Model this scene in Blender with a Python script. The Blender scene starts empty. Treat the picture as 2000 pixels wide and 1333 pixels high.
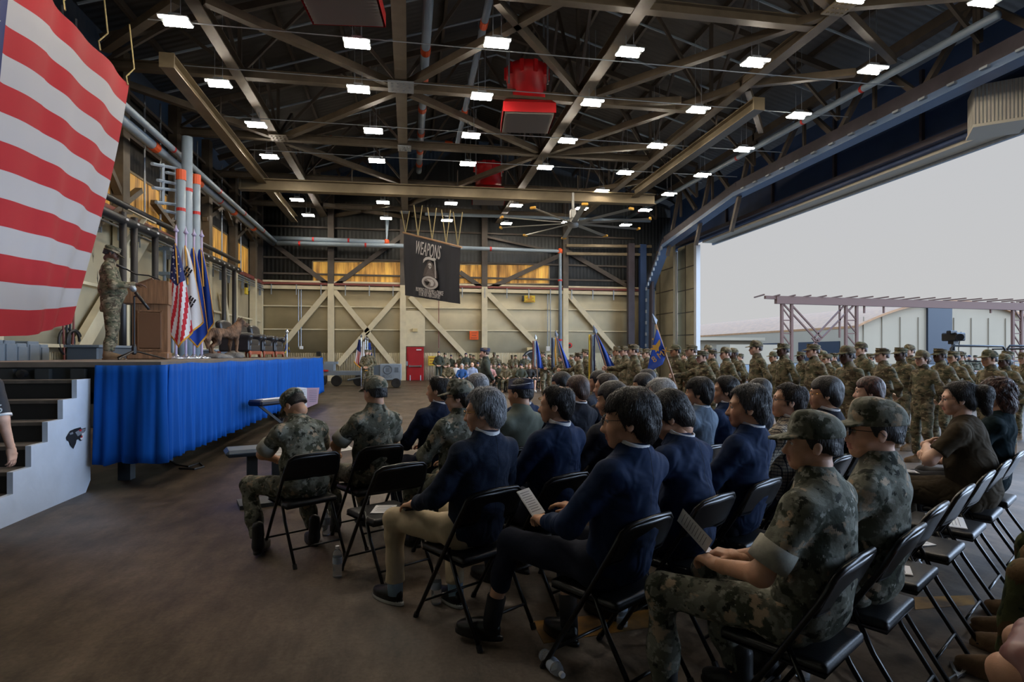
import bpy, math, random
import numpy as np
from mathutils import Matrix, Vector
random.seed(7); RNG=np.random.default_rng(7)
SC=bpy.context.scene; COL=SC.collection
# ---------------------------------------------------------------- camera model
F=1150.0; AY=math.radians(9.87); H=1.55; YH=692.0
CS,SN=math.cos(AY),math.sin(AY)
def ray(px,py):
    xc=(px-1000)/F
    return np.array([xc*CS+SN,-xc*SN+CS,-(py-YH)/F])
EYE=np.array([0,0,H])
def PD(px,py,d): return EYE+ray(px,py)*d
def PZ(px,py,Z): r=ray(px,py); return EYE+r*((Z-H)/r[2])
def PY(px,py,Y): r=ray(px,py); return EYE+r*(Y/r[1])
def PX(px,py,X): r=ray(px,py); return EYE+r*(X/r[0])
def R_(d): return math.radians(d)
def V(*a): return np.array(a,float)
def rotm(rx=0,ry=0,rz=0):
    return np.array((Matrix.Rotation(R_(rz),3,'Z')@Matrix.Rotation(R_(ry),3,'Y')@Matrix.Rotation(R_(rx),3,'X')))
def lin(c):
    return tuple((v/255/12.92 if v/255<=.04045 else ((v/255+.055)/1.055)**2.4) for v in c)
# ---------------------------------------------------------------- materials
M={}
def nt(m):
    m.use_nodes=True; t=m.node_tree; return t,t.nodes,t.links,t.nodes['Principled BSDF']
def mat(name,col,rough=.6,metal=0,var=0,vscale=8,bump=0,bscale=40,spec=.5,stretch=None,coat=0,sheen=0):
    m=bpy.data.materials.new(name); t,n,l,b=nt(m); c=lin(col)
    b.inputs['Base Color'].default_value=(*c,1); b.inputs['Roughness'].default_value=rough
    b.inputs['Metallic'].default_value=metal; b.inputs['Specular IOR Level'].default_value=spec
    if sheen: b.inputs['Sheen Weight'].default_value=sheen
    if var or bump:
        tc=n.new('ShaderNodeTexCoord'); vec=tc.outputs['Object']
        if stretch:
            mp=n.new('ShaderNodeMapping'); mp.inputs['Scale'].default_value=stretch; l.new(vec,mp.inputs[0]); vec=mp.outputs[0]
    if var:
        no=n.new('ShaderNodeTexNoise'); no.inputs['Scale'].default_value=vscale; no.inputs['Detail'].default_value=5
        l.new(vec,no.inputs['Vector'])
        cr=n.new('ShaderNodeValToRGB'); e=cr.color_ramp.elements
        e[0].position=.3; e[1].position=.7
        e[0].color=(*[x*(1-var) for x in c],1); e[1].color=(*[min(1,x*(1+var)) for x in c],1)
        l.new(no.outputs['Fac'],cr.inputs[0]); l.new(cr.outputs[0],b.inputs['Base Color'])
    if bump:
        nb=n.new('ShaderNodeTexNoise'); nb.inputs['Scale'].default_value=bscale; nb.inputs['Detail'].default_value=4 if not 5<bscale<12 else 1; nb.inputs['Distortion'].default_value=1.2 if 5<bscale<12 else 0
        l.new(vec,nb.inputs['Vector'])
        bp=n.new('ShaderNodeBump'); bp.inputs['Strength'].default_value=bump; bp.inputs['Distance'].default_value=.03 if bscale<12 and bscale>5 else .01
        l.new(nb.outputs['Fac'],bp.inputs['Height']); l.new(bp.outputs[0],b.inputs['Normal'])
    M[name]=m; return m
def emis(name,col,strength):
    m=bpy.data.materials.new(name); t,n,l,b=nt(m)
    b.inputs['Base Color'].default_value=(*lin(col),1)
    b.inputs['Emission Color'].default_value=(*lin(col),1); b.inputs['Emission Strength'].default_value=strength
    M[name]=m; return m
def corrug(name,col,scale,axis,strength=.5,rough=.6,var=.15):
    m=mat(name,col,rough,var=var,vscale=1.3); t,n,l,b=nt(m)
    tc=n.new('ShaderNodeTexCoord'); w=n.new('ShaderNodeTexWave'); w.bands_direction=axis
    w.inputs['Scale'].default_value=scale; l.new(tc.outputs['Object'],w.inputs['Vector'])
    bp=n.new('ShaderNodeBump'); bp.inputs['Strength'].default_value=strength; bp.inputs['Distance'].default_value=.04
    l.new(w.outputs['Fac'],bp.inputs['Height']); l.new(bp.outputs[0],b.inputs['Normal']); return m
def camo(name,cols,scale,pix=0,stretch=(1,1,1),rough=.85):
    m=bpy.data.materials.new(name); t,n,l,b=nt(m); b.inputs['Roughness'].default_value=rough; b.inputs['Specular IOR Level'].default_value=.2
    tc=n.new('ShaderNodeTexCoord'); oi=n.new('ShaderNodeObjectInfo'); v=n.new('ShaderNodeVectorMath'); v.operation='MULTIPLY_ADD'
    mp=n.new('ShaderNodeMapping'); mp.inputs['Scale'].default_value=stretch
    l.new(tc.outputs['Object'],v.inputs[0]); v.inputs[1].default_value=(1,1,1)
    sc=n.new('ShaderNodeVectorMath'); sc.operation='SCALE'; sc.inputs[0].default_value=(3,5,7); l.new(oi.outputs['Random'],sc.inputs['Scale'])
    l.new(sc.outputs[0],v.inputs[2]); vec=v.outputs[0]
    if pix:
        sn=n.new('ShaderNodeVectorMath'); sn.operation='SNAP'; sn.inputs[1].default_value=(pix,pix,pix); l.new(vec,sn.inputs[0]); vec=sn.outputs[0]
    l.new(vec,mp.inputs[0]); prev=None
    for i,(c,thr,sm) in enumerate(cols):
        if i==0:
            rg=n.new('ShaderNodeRGB'); rg.outputs[0].default_value=(*lin(c),1); prev=rg.outputs[0]; continue
        no=n.new('ShaderNodeTexNoise'); no.inputs['Scale'].default_value=scale*sm; no.inputs['Detail'].default_value=3
        ad=n.new('ShaderNodeVectorMath'); ad.operation='ADD'; ad.inputs[1].default_value=(i*13.1,i*7.7,i*3.3); l.new(mp.outputs[0],ad.inputs[0]); l.new(ad.outputs[0],no.inputs['Vector'])
        mr=n.new('ShaderNodeMapRange'); mr.inputs['From Min'].default_value=thr-.015; mr.inputs['From Max'].default_value=thr+.015
        l.new(no.outputs['Fac'],mr.inputs['Value'])
        mx=n.new('ShaderNodeMix'); mx.data_type='RGBA'; l.new(mr.outputs[0],mx.inputs['Factor']); l.new(prev,mx.inputs['A']); mx.inputs['B'].default_value=(*lin(c),1); prev=mx.outputs['Result']
    l.new(prev,b.inputs['Base Color'])
    nb=n.new('ShaderNodeTexNoise'); nb.inputs['Scale'].default_value=16; nb.inputs['Detail'].default_value=3; l.new(tc.outputs['Object'],nb.inputs['Vector'])
    bp=n.new('ShaderNodeBump'); bp.inputs['Strength'].default_value=.5; bp.inputs['Distance'].default_value=.02
    l.new(nb.outputs['Fac'],bp.inputs['Height']); l.new(bp.outputs[0],b.inputs['Normal'])
    M[name]=m; return m
# ---------------------------------------------------------------- mesh builder
class MB:
    def __init__(s): s.v=[]; s.f=[]; s.m=[]; s.n=0
    def add(s,v,f,m=0):
        v=np.asarray(v,float).reshape(-1,3); o=s.n; s.v.append(v); s.n+=len(v)
        for q in f: s.f.append(tuple(int(i)+o for i in q))
        if isinstance(m,(list,np.ndarray)): s.m.extend(int(x) for x in m)
        else: s.m.extend([m]*len(f))
        return s
    def box(s,c,d,m=0,R=None,bev=0):
        x,y,z=[k/2 for k in d]
        if bev:
            b=min(bev,x*.49*2,y*.49*2,z*.49*2,x,y,z)*.999; v=[];f=[]
            for sx in(-1,1):
                for sy in(-1,1):
                    for sz in(-1,1):
                        v+=[(sx*x,sy*(y-b),sz*(z-b)),(sx*(x-b),sy*y,sz*(z-b)),(sx*(x-b),sy*(y-b),sz*z)]
            I=lambda a,b_,c_,k:((a*2+b_)*2+c_)*3+k
            for a in(0,1):
                f.append([I(a,0,0,0),I(a,1,0,0),I(a,1,1,0),I(a,0,1,0)][::1 if a else -1])
                f.append([I(0,a,0,1),I(0,a,1,1),I(1,a,1,1),I(1,a,0,1)][::1 if a else -1])
                f.append([I(0,0,a,2),I(1,0,a,2),I(1,1,a,2),I(0,1,a,2)][::1 if a else -1])
            for a in(0,1):
                for b_ in(0,1):
                    k=1 if (a^b_) else -1
                    f.append([I(a,b_,0,0),I(a,b_,1,0),I(a,b_,1,1),I(a,b_,0,1)][::-k])
                    f.append([I(a,0,b_,0),I(a,0,b_,2),I(a,1,b_,2),I(a,1,b_,0)][::-k])
                    f.append([I(0,a,b_,1),I(1,a,b_,1),I(1,a,b_,2),I(0,a,b_,2)][::-k])
            for a in(0,1):
                for b_ in(0,1):
                    for c_ in(0,1):
                        f.append([I(a,b_,c_,0),I(a,b_,c_,1),I(a,b_,c_,2)][::1 if (a+b_+c_)%2 else -1])
        else:
            v=[(i*x,j*y,k*z) for i in(-1,1) for j in(-1,1) for k in(-1,1)]
            f=[(0,1,3,2),(4,6,7,5),(0,4,5,1),(2,3,7,6),(0,2,6,4),(1,5,7,3)]
        v=np.array(v)
        if R is not None: v=v@np.asarray(R).T
        return s.add(v+np.asarray(c,float),f,m)
    def beam(s,a,b,w,h,m=0,up=(0,0,1),kind='box'):
        a=np.asarray(a,float); b=np.asarray(b,float); d=b-a; L=np.linalg.norm(d); y=d/L
        x=np.cross(y,up)
        if np.linalg.norm(x)<1e-6: x=np.cross(y,(1,0,0))
        x/=np.linalg.norm(x); z=np.cross(x,y); R=np.stack([x,y,z],1); c=(a+b)/2
        if kind=='box': s.box(c,(w,L,h),m,R)
        elif kind=='I':
            t=h*.09; s.box(c,(t,L,h-2*t),m,R); s.box(c+z*(h/2-t/2),(w,L,t),m,R); s.box(c-z*(h/2-t/2),(w,L,t),m,R)
        elif kind=='L':
            t=.02; s.box(c-x*(w/2-t/2),(t,L,h),m,R); s.box(c-z*(h/2-t/2)+x*t/2,(w-t,L,t),m,R)
        return s
    def tube(s,pts,r,m=0,n=8,caps=True,closed=False):
        P=np.asarray(pts,float); k=len(P); rr=np.broadcast_to(np.asarray(r,float),(k,)); T=np.zeros_like(P)
        for i in range(k):
            if closed: t=P[(i+1)%k]-P[i-1]
            else: t=P[min(i+1,k-1)]-P[max(i-1,0)]
            T[i]=t/(np.linalg.norm(t)+1e-12)
        u=np.cross(T[0],(0,0,1)); 
        if np.linalg.norm(u)<1e-3: u=np.cross(T[0],(1,0,0))
        u/=np.linalg.norm(u); V_=[]
        ang=np.linspace(0,2*math.pi,n,endpoint=False)
        for i in range(k):
            u=u-T[i]*u.dot(T[i]); u/=np.linalg.norm(u)+1e-12; w=np.cross(T[i],u)
            V_.append(P[i]+rr[i]*(np.cos(ang)[:,None]*u+np.sin(ang)[:,None]*w))
        f=[]
        for i in range(k if closed else k-1):
            j=(i+1)%k
            for q in range(n): f.append((i*n+q,i*n+(q+1)%n,j*n+(q+1)%n,j*n+q))
        if caps and not closed: f.append(tuple(range(n))[::-1]); f.append(tuple((k-1)*n+q for q in range(n)))
        return s.add(np.concatenate(V_),f,m)
    def lathe(s,prof,c=(0,0,0),n=16,m=0,R=None,cap=True):
        ang=np.linspace(0,2*math.pi,n,endpoint=False); v=[]
        for r,z in prof: v+=[(r*math.cos(a),r*math.sin(a),z) for a in ang]
        f=[]; k=len(prof)
        for i in range(k-1):
            for q in range(n): f.append((i*n+q,i*n+(q+1)%n,(i+1)*n+(q+1)%n,(i+1)*n+q))
        if cap: f.append(tuple(range(n))[::-1]); f.append(tuple((k-1)*n+q for q in range(n)))
        v=np.array(v)
        if R is not None: v=v@np.asarray(R).T
        return s.add(v+np.asarray(c,float),f,m)
    def poly(s,pts,ext,m=0):   # planar outline (3D pts) extruded by vector ext
        P=np.asarray(pts,float); k=len(P); e=np.asarray(ext,float)
        f=[tuple(range(k)),tuple(range(2*k-1,k-1,-1))]+[(i+k,(i+1)%k+k,(i+1)%k,i) for i in range(k)]
        return s.add(np.concatenate([P,P+e]),f,m)
    def grid(s,fn,nu,nv,m=0,thick=0):
        v=[fn(i/nu,j/nv) for j in range(nv+1) for i in range(nu+1)]; f=[];mm=[]
        for j in range(nv):
            for i in range(nu):
                a=j*(nu+1)+i; f.append((a,a+1,a+nu+2,a+nu+1)); mm.append(m((i+.5)/nu,(j+.5)/nv) if callable(m) else m)
        return s.add(v,f,mm)
    def build(s,name,mats,parent=None,smooth=False,solid=0,recalc=False):
        me=bpy.data.meshes.new(name)
        if s.n: me.from_pydata(np.concatenate(s.v).tolist(),[],s.f)
        if not isinstance(mats,(list,tuple)): mats=[mats]
        for m in mats: me.materials.append(M[m] if isinstance(m,str) else m)
        me.polygons.foreach_set('material_index',[min(x,len(mats)-1) for x in s.m])
        if smooth: me.polygons.foreach_set('use_smooth',[True]*len(me.polygons))
        if recalc:
            import bmesh
            bm=bmesh.new(); bm.from_mesh(me); bmesh.ops.recalc_face_normals(bm,faces=bm.faces); bm.to_mesh(me); bm.free()
        me.update()
        o=bpy.data.objects.new(name,me); COL.objects.link(o)
        if parent is not None: o.parent=parent
        if solid:
            md=o.modifiers.new('solid','SOLIDIFY'); md.thickness=solid; md.offset=0
        return o
def tag(o,label=None,cat=None,group=None,kind=None):
    if label: o['label']=label
    if cat: o['category']=cat
    if group: o['group']=group
    if kind: o['kind']=kind
    return o
def thing(name,label,cat,loc=(0,0,0),rz=0,group=None,scale=1):
    o=bpy.data.objects.new(name,None); COL.objects.link(o); o.empty_display_size=.1
    o.location=tuple(float(x) for x in loc); o.rotation_euler=(0,0,R_(rz)); o.scale=(scale,)*3
    return tag(o,label,cat,group)
def struct(name,mb,mats,label,smooth=False,cat='building part'):
    return tag(mb.build(name,mats,None,smooth),label,cat,kind='structure')
TR=[0]
def trim(mb,mats,label,smooth=False):
    TR[0]+=1; return struct('trim_%d'%TR[0],mb,mats,label,smooth,'steelwork')
def kids(o): return [c for c in bpy.data.objects if c.parent==o]
def dup(root,loc,rz=None,label=None,group=None,scale=None,tree=None):
    r=root.copy(); COL.objects.link(r); r.location=tuple(float(x) for x in loc)
    if rz is not None: r.rotation_euler=(0,0,R_(rz))
    if scale is not None: r.scale=(scale,)*3
    if label: r['label']=label
    if group: r['group']=group
    for ch in (tree or root).children:
        c=ch.copy(); COL.objects.link(c); c.parent=r
        for g in ch.children:
            d=g.copy(); COL.objects.link(d); d.parent=c
    return r
ORD=['first','second','third','fourth','fifth','sixth','seventh','eighth','ninth','tenth','eleventh','twelfth','thirteenth','fourteenth','fifteenth','sixteenth','seventeenth','eighteenth','nineteenth','twentieth']
def nth(i):
    if i<20: return ORD[i]
    t={2:'twenty',3:'thirty',4:'forty',5:'fifty'}[(i+1)//10]
    return t+'-'+ORD[(i+1)%10-1] if (i+1)%10 else {2:'twentieth',3:'thirtieth',4:'fortieth',5:'fiftieth'}[(i+1)//10]
def textmesh(txt,size,name,matn,parent,mw,ext=.002,shear=0,space=1,align='CENTER'):
    cu=bpy.data.curves.new('t','FONT'); cu.body=txt; cu.size=size; cu.align_x=align; cu.align_y='CENTER'; cu.extrude=ext; cu.shear=shear; cu.space_character=space
    cu.resolution_u=3
    ob=bpy.data.objects.new('t',cu); COL.objects.link(ob)
    me=bpy.data.meshes.new_from_object(ob.evaluated_get(bpy.context.evaluated_depsgraph_get()))
    bpy.data.objects.remove(ob); me.materials.clear(); me.materials.append(M[matn]); me.name=name
    me.transform(mw)
    o=bpy.data.objects.new(name,me); COL.objects.link(o); o.parent=parent; return o
def frame(o,x,y):   # matrix with origin o, x axis, y axis
    x=Vector(x).normalized(); y=Vector(y); z=x.cross(y).normalized(); y=z.cross(x)
    return Matrix.Translation(Vector(o))@Matrix((x,y,z)).transposed().to_4x4()
# ---------------------------------------------------------------- signed distance modelling
def cap(a,b,ra,rb,w=1.0):
    a=np.asarray(a,np.float32); b=np.asarray(b,np.float32)
    sc=np.array([1/w,1,1],np.float32); cx=np.array([(a[0]+b[0])/2,0,0],np.float32)*0
    def f(P):
        p=(P-a)*sc; d=(b-a)*sc; t=np.clip(p@d/(d@d+1e-9),0,1)
        return np.sqrt(((p-t[:,None]*d)**2).sum(1))-(ra+(rb-ra)*t)
    return f
def ell(c,r,R=None):
    c=np.asarray(c,np.float32); r=np.asarray(r,np.float32)
    Rm=None if R is None else np.asarray(R,np.float32)
    def f(P):
        p=P-c
        if Rm is not None: p=p@Rm
        k0=np.sqrt(((p/r)**2).sum(1)); k1=np.sqrt(((p/(r*r))**2).sum(1))+1e-6
        return k0*(k0-1)/k1
    return f
def rbox(c,h,rr=.01,R=None):
    c=np.asarray(c,np.float32); h=np.asarray(h,np.float32)-rr
    Rm=None if R is None else np.asarray(R,np.float32)
    def f(P):
        p=P-c
        if Rm is not None: p=p@Rm
        q=np.abs(p)-h
        return np.sqrt((np.maximum(q,0)**2).sum(1))+np.minimum(q.max(1),0)-rr
    return f
def smin(a,b,k):
    h=np.maximum(k-np.abs(a-b),0)/k
    return np.minimum(a,b)-h*h*k*.25
def uni(fs,k=.03):
    def f(P):
        d=fs[0](P)
        for g in fs[1:]: d=smin(d,g(P),k)
        return d
    return f
def snet(f,lo,hi,h):
    lo=np.asarray(lo,float)-h*1.5; hi=np.asarray(hi,float)+h*1.5
    n=np.ceil((hi-lo)/h).astype(int)+1
    ax=[np.float32(lo[i])+np.float32(h)*np.arange(n[i],dtype=np.float32) for i in range(3)]
    G=np.stack(np.meshgrid(*ax,indexing='ij'),-1).reshape(-1,3)
    D=f(G).reshape(n); I=D<0
    c=[I[i:n[0]-1+i,j:n[1]-1+j,k:n[2]-1+k] for i in(0,1) for j in(0,1) for k in(0,1)]
    s=sum(x.astype(np.int8) for x in c); mk=(s>0)&(s<8)
    idx=np.argwhere(mk); vid=np.full(mk.shape,-1,int); vid[mk]=np.arange(len(idx))
    acc=np.zeros((len(idx),3)); cnt=np.zeros(len(idx))
    C=[(i,j,k) for i in(0,1) for j in(0,1) for k in(0,1)]
    val=[D[idx[:,0]+a,idx[:,1]+b,idx[:,2]+d] for a,b,d in C]
    for p in range(8):
        for q in range(p+1,8):
            dd=[C[q][z]-C[p][z] for z in range(3)]
            if sum(map(abs,dd))!=1: continue
            x=(val[p]<0)!=(val[q]<0); t=np.where(x,val[p]/(val[p]-val[q]+1e-12*(1-x)),0)
            pt=np.array(C[p])+t[:,None]*np.array(dd)
            acc[x]+=pt[x]; cnt[x]+=1
    verts=lo+h*(idx+acc/np.maximum(cnt,1)[:,None]); F_=[]
    for a in range(3):
        b,d=(a+1)%3,(a+2)%3
        A=np.take(I,range(n[a]-1),a); B=np.take(I,range(1,n[a]),a)
        e=np.argwhere(A!=B); e=e[(e[:,b]>0)&(e[:,d]>0)&(e[:,b]<n[b]-1)&(e[:,d]<n[d]-1)]
        if not len(e): continue
        def g(db,dd_):
            k=e.copy(); k[:,b]-=db; k[:,d]-=dd_; return vid[k[:,0],k[:,1],k[:,2]]
        Q=np.stack([g(1,1),g(0,1),g(0,0),g(1,0)],1)
        fl=~I[e[:,0],e[:,1],e[:,2]]; Q[fl]=Q[fl][:,::-1]; F_.append(Q)
    return verts,(np.concatenate(F_) if F_ else np.zeros((0,4),int))
def folds(P,ph,amp,fr=1.0):
    x,y,z=P[:,0]*fr,P[:,1]*fr,P[:,2]*fr
    a=np.sin(21*z+9*x+3*np.sin(13*y+ph)+ph)*np.sin(11*x-8*y+ph*1.7)
    b=np.sin(47*z-25*x+2*np.sin(19*x+ph*2)+ph)*np.sin(23*y+17*x+ph)
    return amp*(a+.55*b)
def tf(v,R,t,s=1.0): return (np.asarray(v)*s)@np.asarray(R).T+np.asarray(t)
# ---------------------------------------------------------------- people
_HC={}
def head_mesh(h,fem=False):
    k=('head',h,fem)
    if k in _HC: return _HC[k]
    w=.94 if fem else 1
    fs=[ell((0,-.012,.03),(.076*w,.096,.088)),ell((0,.033,-.038),(.058*w,.062,.075)),ell((0,.062,-.094),(.027*w,.026,.022)),
        ell((.036,.05,-.03),(.028,.032,.03)),ell((-.036,.05,-.03),(.028,.032,.03)),cap((-.04,.074,.018),(.04,.074,.018),.014,.014),
        cap((0,-.015,-.04),(0,-.03,-.085),.055*w,.052*w)]
    base=uni(fs,.028)
    nose=uni([cap((0,.086,.004),(0,.108,-.04),.007,.0125),ell((.011,.1,-.044),(.008,.01,.008)),ell((-.011,.1,-.044),(.008,.01,.008))],.012)
    lips=uni([ell((0,.09,-.064),(.023,.011,.0055)),ell((0,.088,-.075),(.02,.011,.0065))],.004)
    ears=[]
    for s in(-1,1): ears+= [ell((s*.077*w,-.008,-.012),(.009,.019,.031),rotm(12,0,s*-18))]
    earh=[ell((s*.087*w,-.004,-.010),(.006,.010,.018)) for s in(-1,1)]
    sock=[ell((s*.031,.098,.0),(.018,.016,.011)) for s in(-1,1)]
    def f(P):
        d=base(P)
        for q in sock: d=-smin(-d,q(P),.014)
        d=smin(d,nose(P),.014); d=smin(d,lips(P),.008)
        for e in ears: d=smin(d,e(P),.006)
        for e in earh: d=-smin(-d,e(P),.006)
        return d
    v,fc=snet(f,(-.095,-.125,-.16),(.095,.13,.125),h)
    c=v[fc].mean(1); m=np.zeros(len(fc),int)
    m[(np.abs(c[:,0])<.023)&(c[:,1]>.078)&(c[:,2]<-.057)&(c[:,2]>-.082)]=1
    mb=MB().add(v,fc,m)
    for s in(-1,1):
        R=rotm(90,0,0)
        mb.lathe([(.0005,-.012),(.006,-.0105),(.0105,-.006),(.0122,0),(.0105,.006),(.006,.0105)],(s*.031,.079,0),10,2,rotm(-90,0,0))
        mb.lathe([(.0055,.0112),(.0001,.0128)],(s*.031,.079,0),8,3,rotm(-90,0,0))
        mb.tube([(s*.015,.092,.019),(s*.03,.092,.025),(s*.047,.081,.019)],[.003,.0042,.002],3,5)
        mb.tube([(s*.017,.087,.006),(s*.031,.0915,.010),(s*.045,.081,.003)],[.002,.0032,.002],0,5)
    _HC[k]=(np.concatenate(mb.v),mb.f,mb.m); return _HC[k]
def hair_mesh(style,h):
    k=('hair',style,h)
    if k in _HC: return _HC[k]
    t=dict(short=.001,full=.012,thin=.005,wavy=.015,grayfull=.010,pony=.006,curly=.02,bun=.004,longh=.012,side=.009)[style]
    hz=dict(full=.045,wavy=.08,longh=.06,curly=.06).get(style,.078)
    nz=dict(short=-.04,full=-.10,wavy=-.1,longh=-.2,curly=-.16,pony=-.08).get(style,-.09)
    o=[ell((0,-.016,.034),(.080+t,.101+t,.091+t))]
    if style in('full','wavy','grayfull','side'): o.append(ell((0,-.06,-.03),(.066+t*.6,.052+t*.6,.07)))
    else: o.append(ell((0,-.06,-.03),(.064,.05,.066)))
    if style=='curly': o+=[ell((0,-.05,-.07),(.105,.08,.10)),ell((.06,-.0,-.06),(.04,.05,.09)),ell((-.06,-.0,-.06),(.04,.05,.09))]
    if style=='longh': o+=[ell((0,-.045,-.09),(.095,.06,.13))]
    if style=='pony': o+=[cap((0,-.085,.055),(0,-.15,.03),.04,.06),cap((0,-.15,.03),(0,-.165,-.09),.06,.03)]
    if style=='bun': o+=[ell((0,-.125,-.01),(.04,.035,.04))]
    out=uni(o,.03)
    def f(P):
        x,y,z=P[:,0],P[:,1],P[:,2]
        d=out(P); a_=np.arctan2(x,-(y+.02)+1e-4)
        amp={'curly':.007,'wavy':.0035,'pony':.0025}.get(style,.002)
        d=d+amp*.55*(np.sin(34*a_+9*np.sin(z*30)+14*z)*.6+.5*np.sin(85*x+60*z+40*y+3*np.sin(50*z)))+.0035*np.sin(23*x+31*z+2*np.sin(27*y))*np.sin(29*y-17*x)
        if style=='curly': d=d+.006*np.sin(90*x)*np.sin(85*y)*np.sin(95*z)
        zz=z if style not in('full',) else z-.012*np.sin(60*x+1)
        cut=np.minimum(y-(.04+.45*(z-.03)),hz-zz)
        side=np.where(np.abs(x)>.04,1,1)
        low=np.interp(y,[-.07,-.045,-.012,.02,.05],[nz,nz+.01,-.035 if style not in('longh','curly') else nz,-.03,.0]).astype(np.float32)-z
        d=np.maximum(d,cut); 
        if style in('pony','bun'): 
            low=np.where(y<-.1,-1,low)
        d=np.maximum(d,low)
        if style=='thin':
            d=np.maximum(d,-(np.sqrt(x*x+(y+.045)**2*1.0+(z-.125)**2)-.042)*.8)
            d=np.maximum(d,np.minimum(y-.02,.5-z)*.9-.0) if False else d
        return d
    lo=(-.13,-.21,-.24) if style in('pony','curly','longh','bun') else (-.1,-.135,-.13)
    v,fc=snet(f,lo,(.13,.12,.16) if style=='curly' else (.105,.125,.155),h); _HC[k]=(v,fc); return _HC[k]
def strands(mb,v,fc,style,T):
    c=v[fc].mean(1); n=np.cross(v[fc[:,2]]-v[fc[:,0]],v[fc[:,3]]-v[fc[:,1]]); n/=np.linalg.norm(n,axis=1)[:,None]+1e-9
    if (n*(c-np.array([0,-.02,.02]))).sum()<0: n=-n
    ok=np.where((np.linalg.norm(c-np.array([0,-.02,.02]),axis=1)>.085))[0]
    N=dict(short=500,pony=1400,curly=1500,bun=900).get(style,1500); ix=RNG.choice(ok,min(N,len(ok)*3)); p=c[ix]; m=n[ix]
    crown=np.array([.0,-.045,.16]); t=p-crown; t[:,2]-=.05; t+=RNG.normal(0,.03 if style not in('curly','wavy') else .06,t.shape); t-=m*(t*m).sum(1)[:,None]; t/=np.linalg.norm(t,axis=1)[:,None]+1e-9
    L=RNG.uniform(.018,.045,len(p))*(1 if style!='short' else .4); lift=RNG.uniform(.0,.22,len(p))*(1.6 if style in('wavy','curly') else 1); b=np.cross(t,m); S=[]
    for k,s in enumerate((0,.35,.7,1.0)):
        q=p+t*(L*s)[:,None]+m*(.001+L*s*(lift-.42*s*L/.045*.9))[:,None]+b*(.006*np.sin(3*s+p[:,0]*90))[:,None]*s; w=.0016*(1-.85*s)
        S.append(np.stack([q+b*w,q+m*w*.9,q-b*w],1))
    S=np.stack(S,1).reshape(-1,3); F=[]
    for i in range(len(p)):
        o=i*12
        for k in range(3):
            for j in range(2): F.append((o+3*k+j,o+3*k+j+1,o+3*k+4+j,o+3*k+3+j))
    mb.add(T(S),F)
def cap_mesh(style,h):
    k=('cap',style,h)
    if k in _HC: return _HC[k]
    if style=='garrison':
        def f(P):
            x,y,z=P[:,0],P[:,1],P[:,2]; w=np.interp(z,[.02,.06,.135],[.086,.082,.012]).astype(np.float32)
            L=.118; a=np.abs(x)-w*np.sqrt(np.clip(1-((y+.012)/L)**2,0.02,1)); b=np.abs(y+.012)-L
            zc=np.maximum(z-(.128+.06*(y)*0-1.2*(y+.012)**2*.9),(.035-.12*y*0-.0)-z)
            return np.maximum(np.maximum(a*.8,b),zc)
        v,fc=snet(f,(-.1,-.14,.02),(.1,.12,.145),h)
    else:
        if style=='dome': crown=uni([ell((0,-.012,.045),(.088,.110,.095)),ell((0,.04,.085),(.06,.05,.055))],.03); zb=.028
        elif style=='korean': crown=uni([ell((0,-.014,.05),(.089,.112,.092)),rbox((0,.035,.085),(.06,.045,.05),.03)],.04); zb=.028
        else: crown=lambda P: np.maximum(np.sqrt((P[:,0]/.087)**2+((P[:,1]+.012)/.108)**2)*.095-.095+.004*np.sin(P[:,2]*140),np.abs(P[:,2]-.07-.10*(P[:,1]))-.042); zb=.022
        def f(P):
            x,y,z=P[:,0],P[:,1],P[:,2]
            d=np.maximum(crown(P),zb-.16*(y+.012)*.6-z)
            zb2=z-(zb+.012)+2.2*x*x+.30*(y-.08)
            bl=np.maximum(np.sqrt((x/.078)**2+((y-.09)/.088)**2)*.078-.078,np.abs(zb2)-.0055)
            bl=np.maximum(bl,.05-y)
            return smin(d,bl,.006)
        v,fc=snet(f,(-.105,-.135,-.03),(.105,.19,.155),h)
    _HC[k]=(v,fc); return _HC[k]
def hand_mesh(h,typ):
    k=('hand',h,typ)
    if k in _HC: return _HC[k]
    cur=dict(relax=(-12,-32,-55),grip=(-55,-120,-175),flat=(-4,-10,-18),hold=(-30,-70,-110))[typ]
    fs=[rbox((0,.045,0),(.037,.048,.013),.012),cap((0,-.03,0),(0,.02,0),.026,.026,1.15)]
    for i,(L,r) in enumerate([(.070,.0088),(.078,.009),(.073,.0085),(.058,.0075)]):
        x=-.028+.0187*i; p=np.array([x,.086-.004*(i==3)*2,0]); sp=(i-1.5)*2.2
        ch=[]
        for j,fr in enumerate((.42,.32,.26)):
            a=R_(cur[j]*(1+.07*i)); q=p+L*fr*np.array([math.sin(R_(sp))*math.cos(a),math.cos(a),math.sin(a)]); ch.append(cap(p,q,r*(1-.08*j),r*(1-.08*(j+1)))); p=q
        fs.append(uni(ch,.003))
    th=uni([cap((-.026,.018,-.006),(-.052,.050,-.014),.0125,.011),cap((-.052,.050,-.014),(-.05 if typ in('grip','hold') else -.06,.085,-.026),.0105,.0085)],.004)
    base=uni(fs[:2],.02)
    def f(P):
        d=base(P)
        for g in fs[2:]: d=smin(d,g(P),.007)
        return smin(d,th(P),.012)
    v,fc=snet(f,(-.075,-.065,-.1),(.05,.175,.03),h); _HC[k]=(v,fc); return _HC[k]
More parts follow.
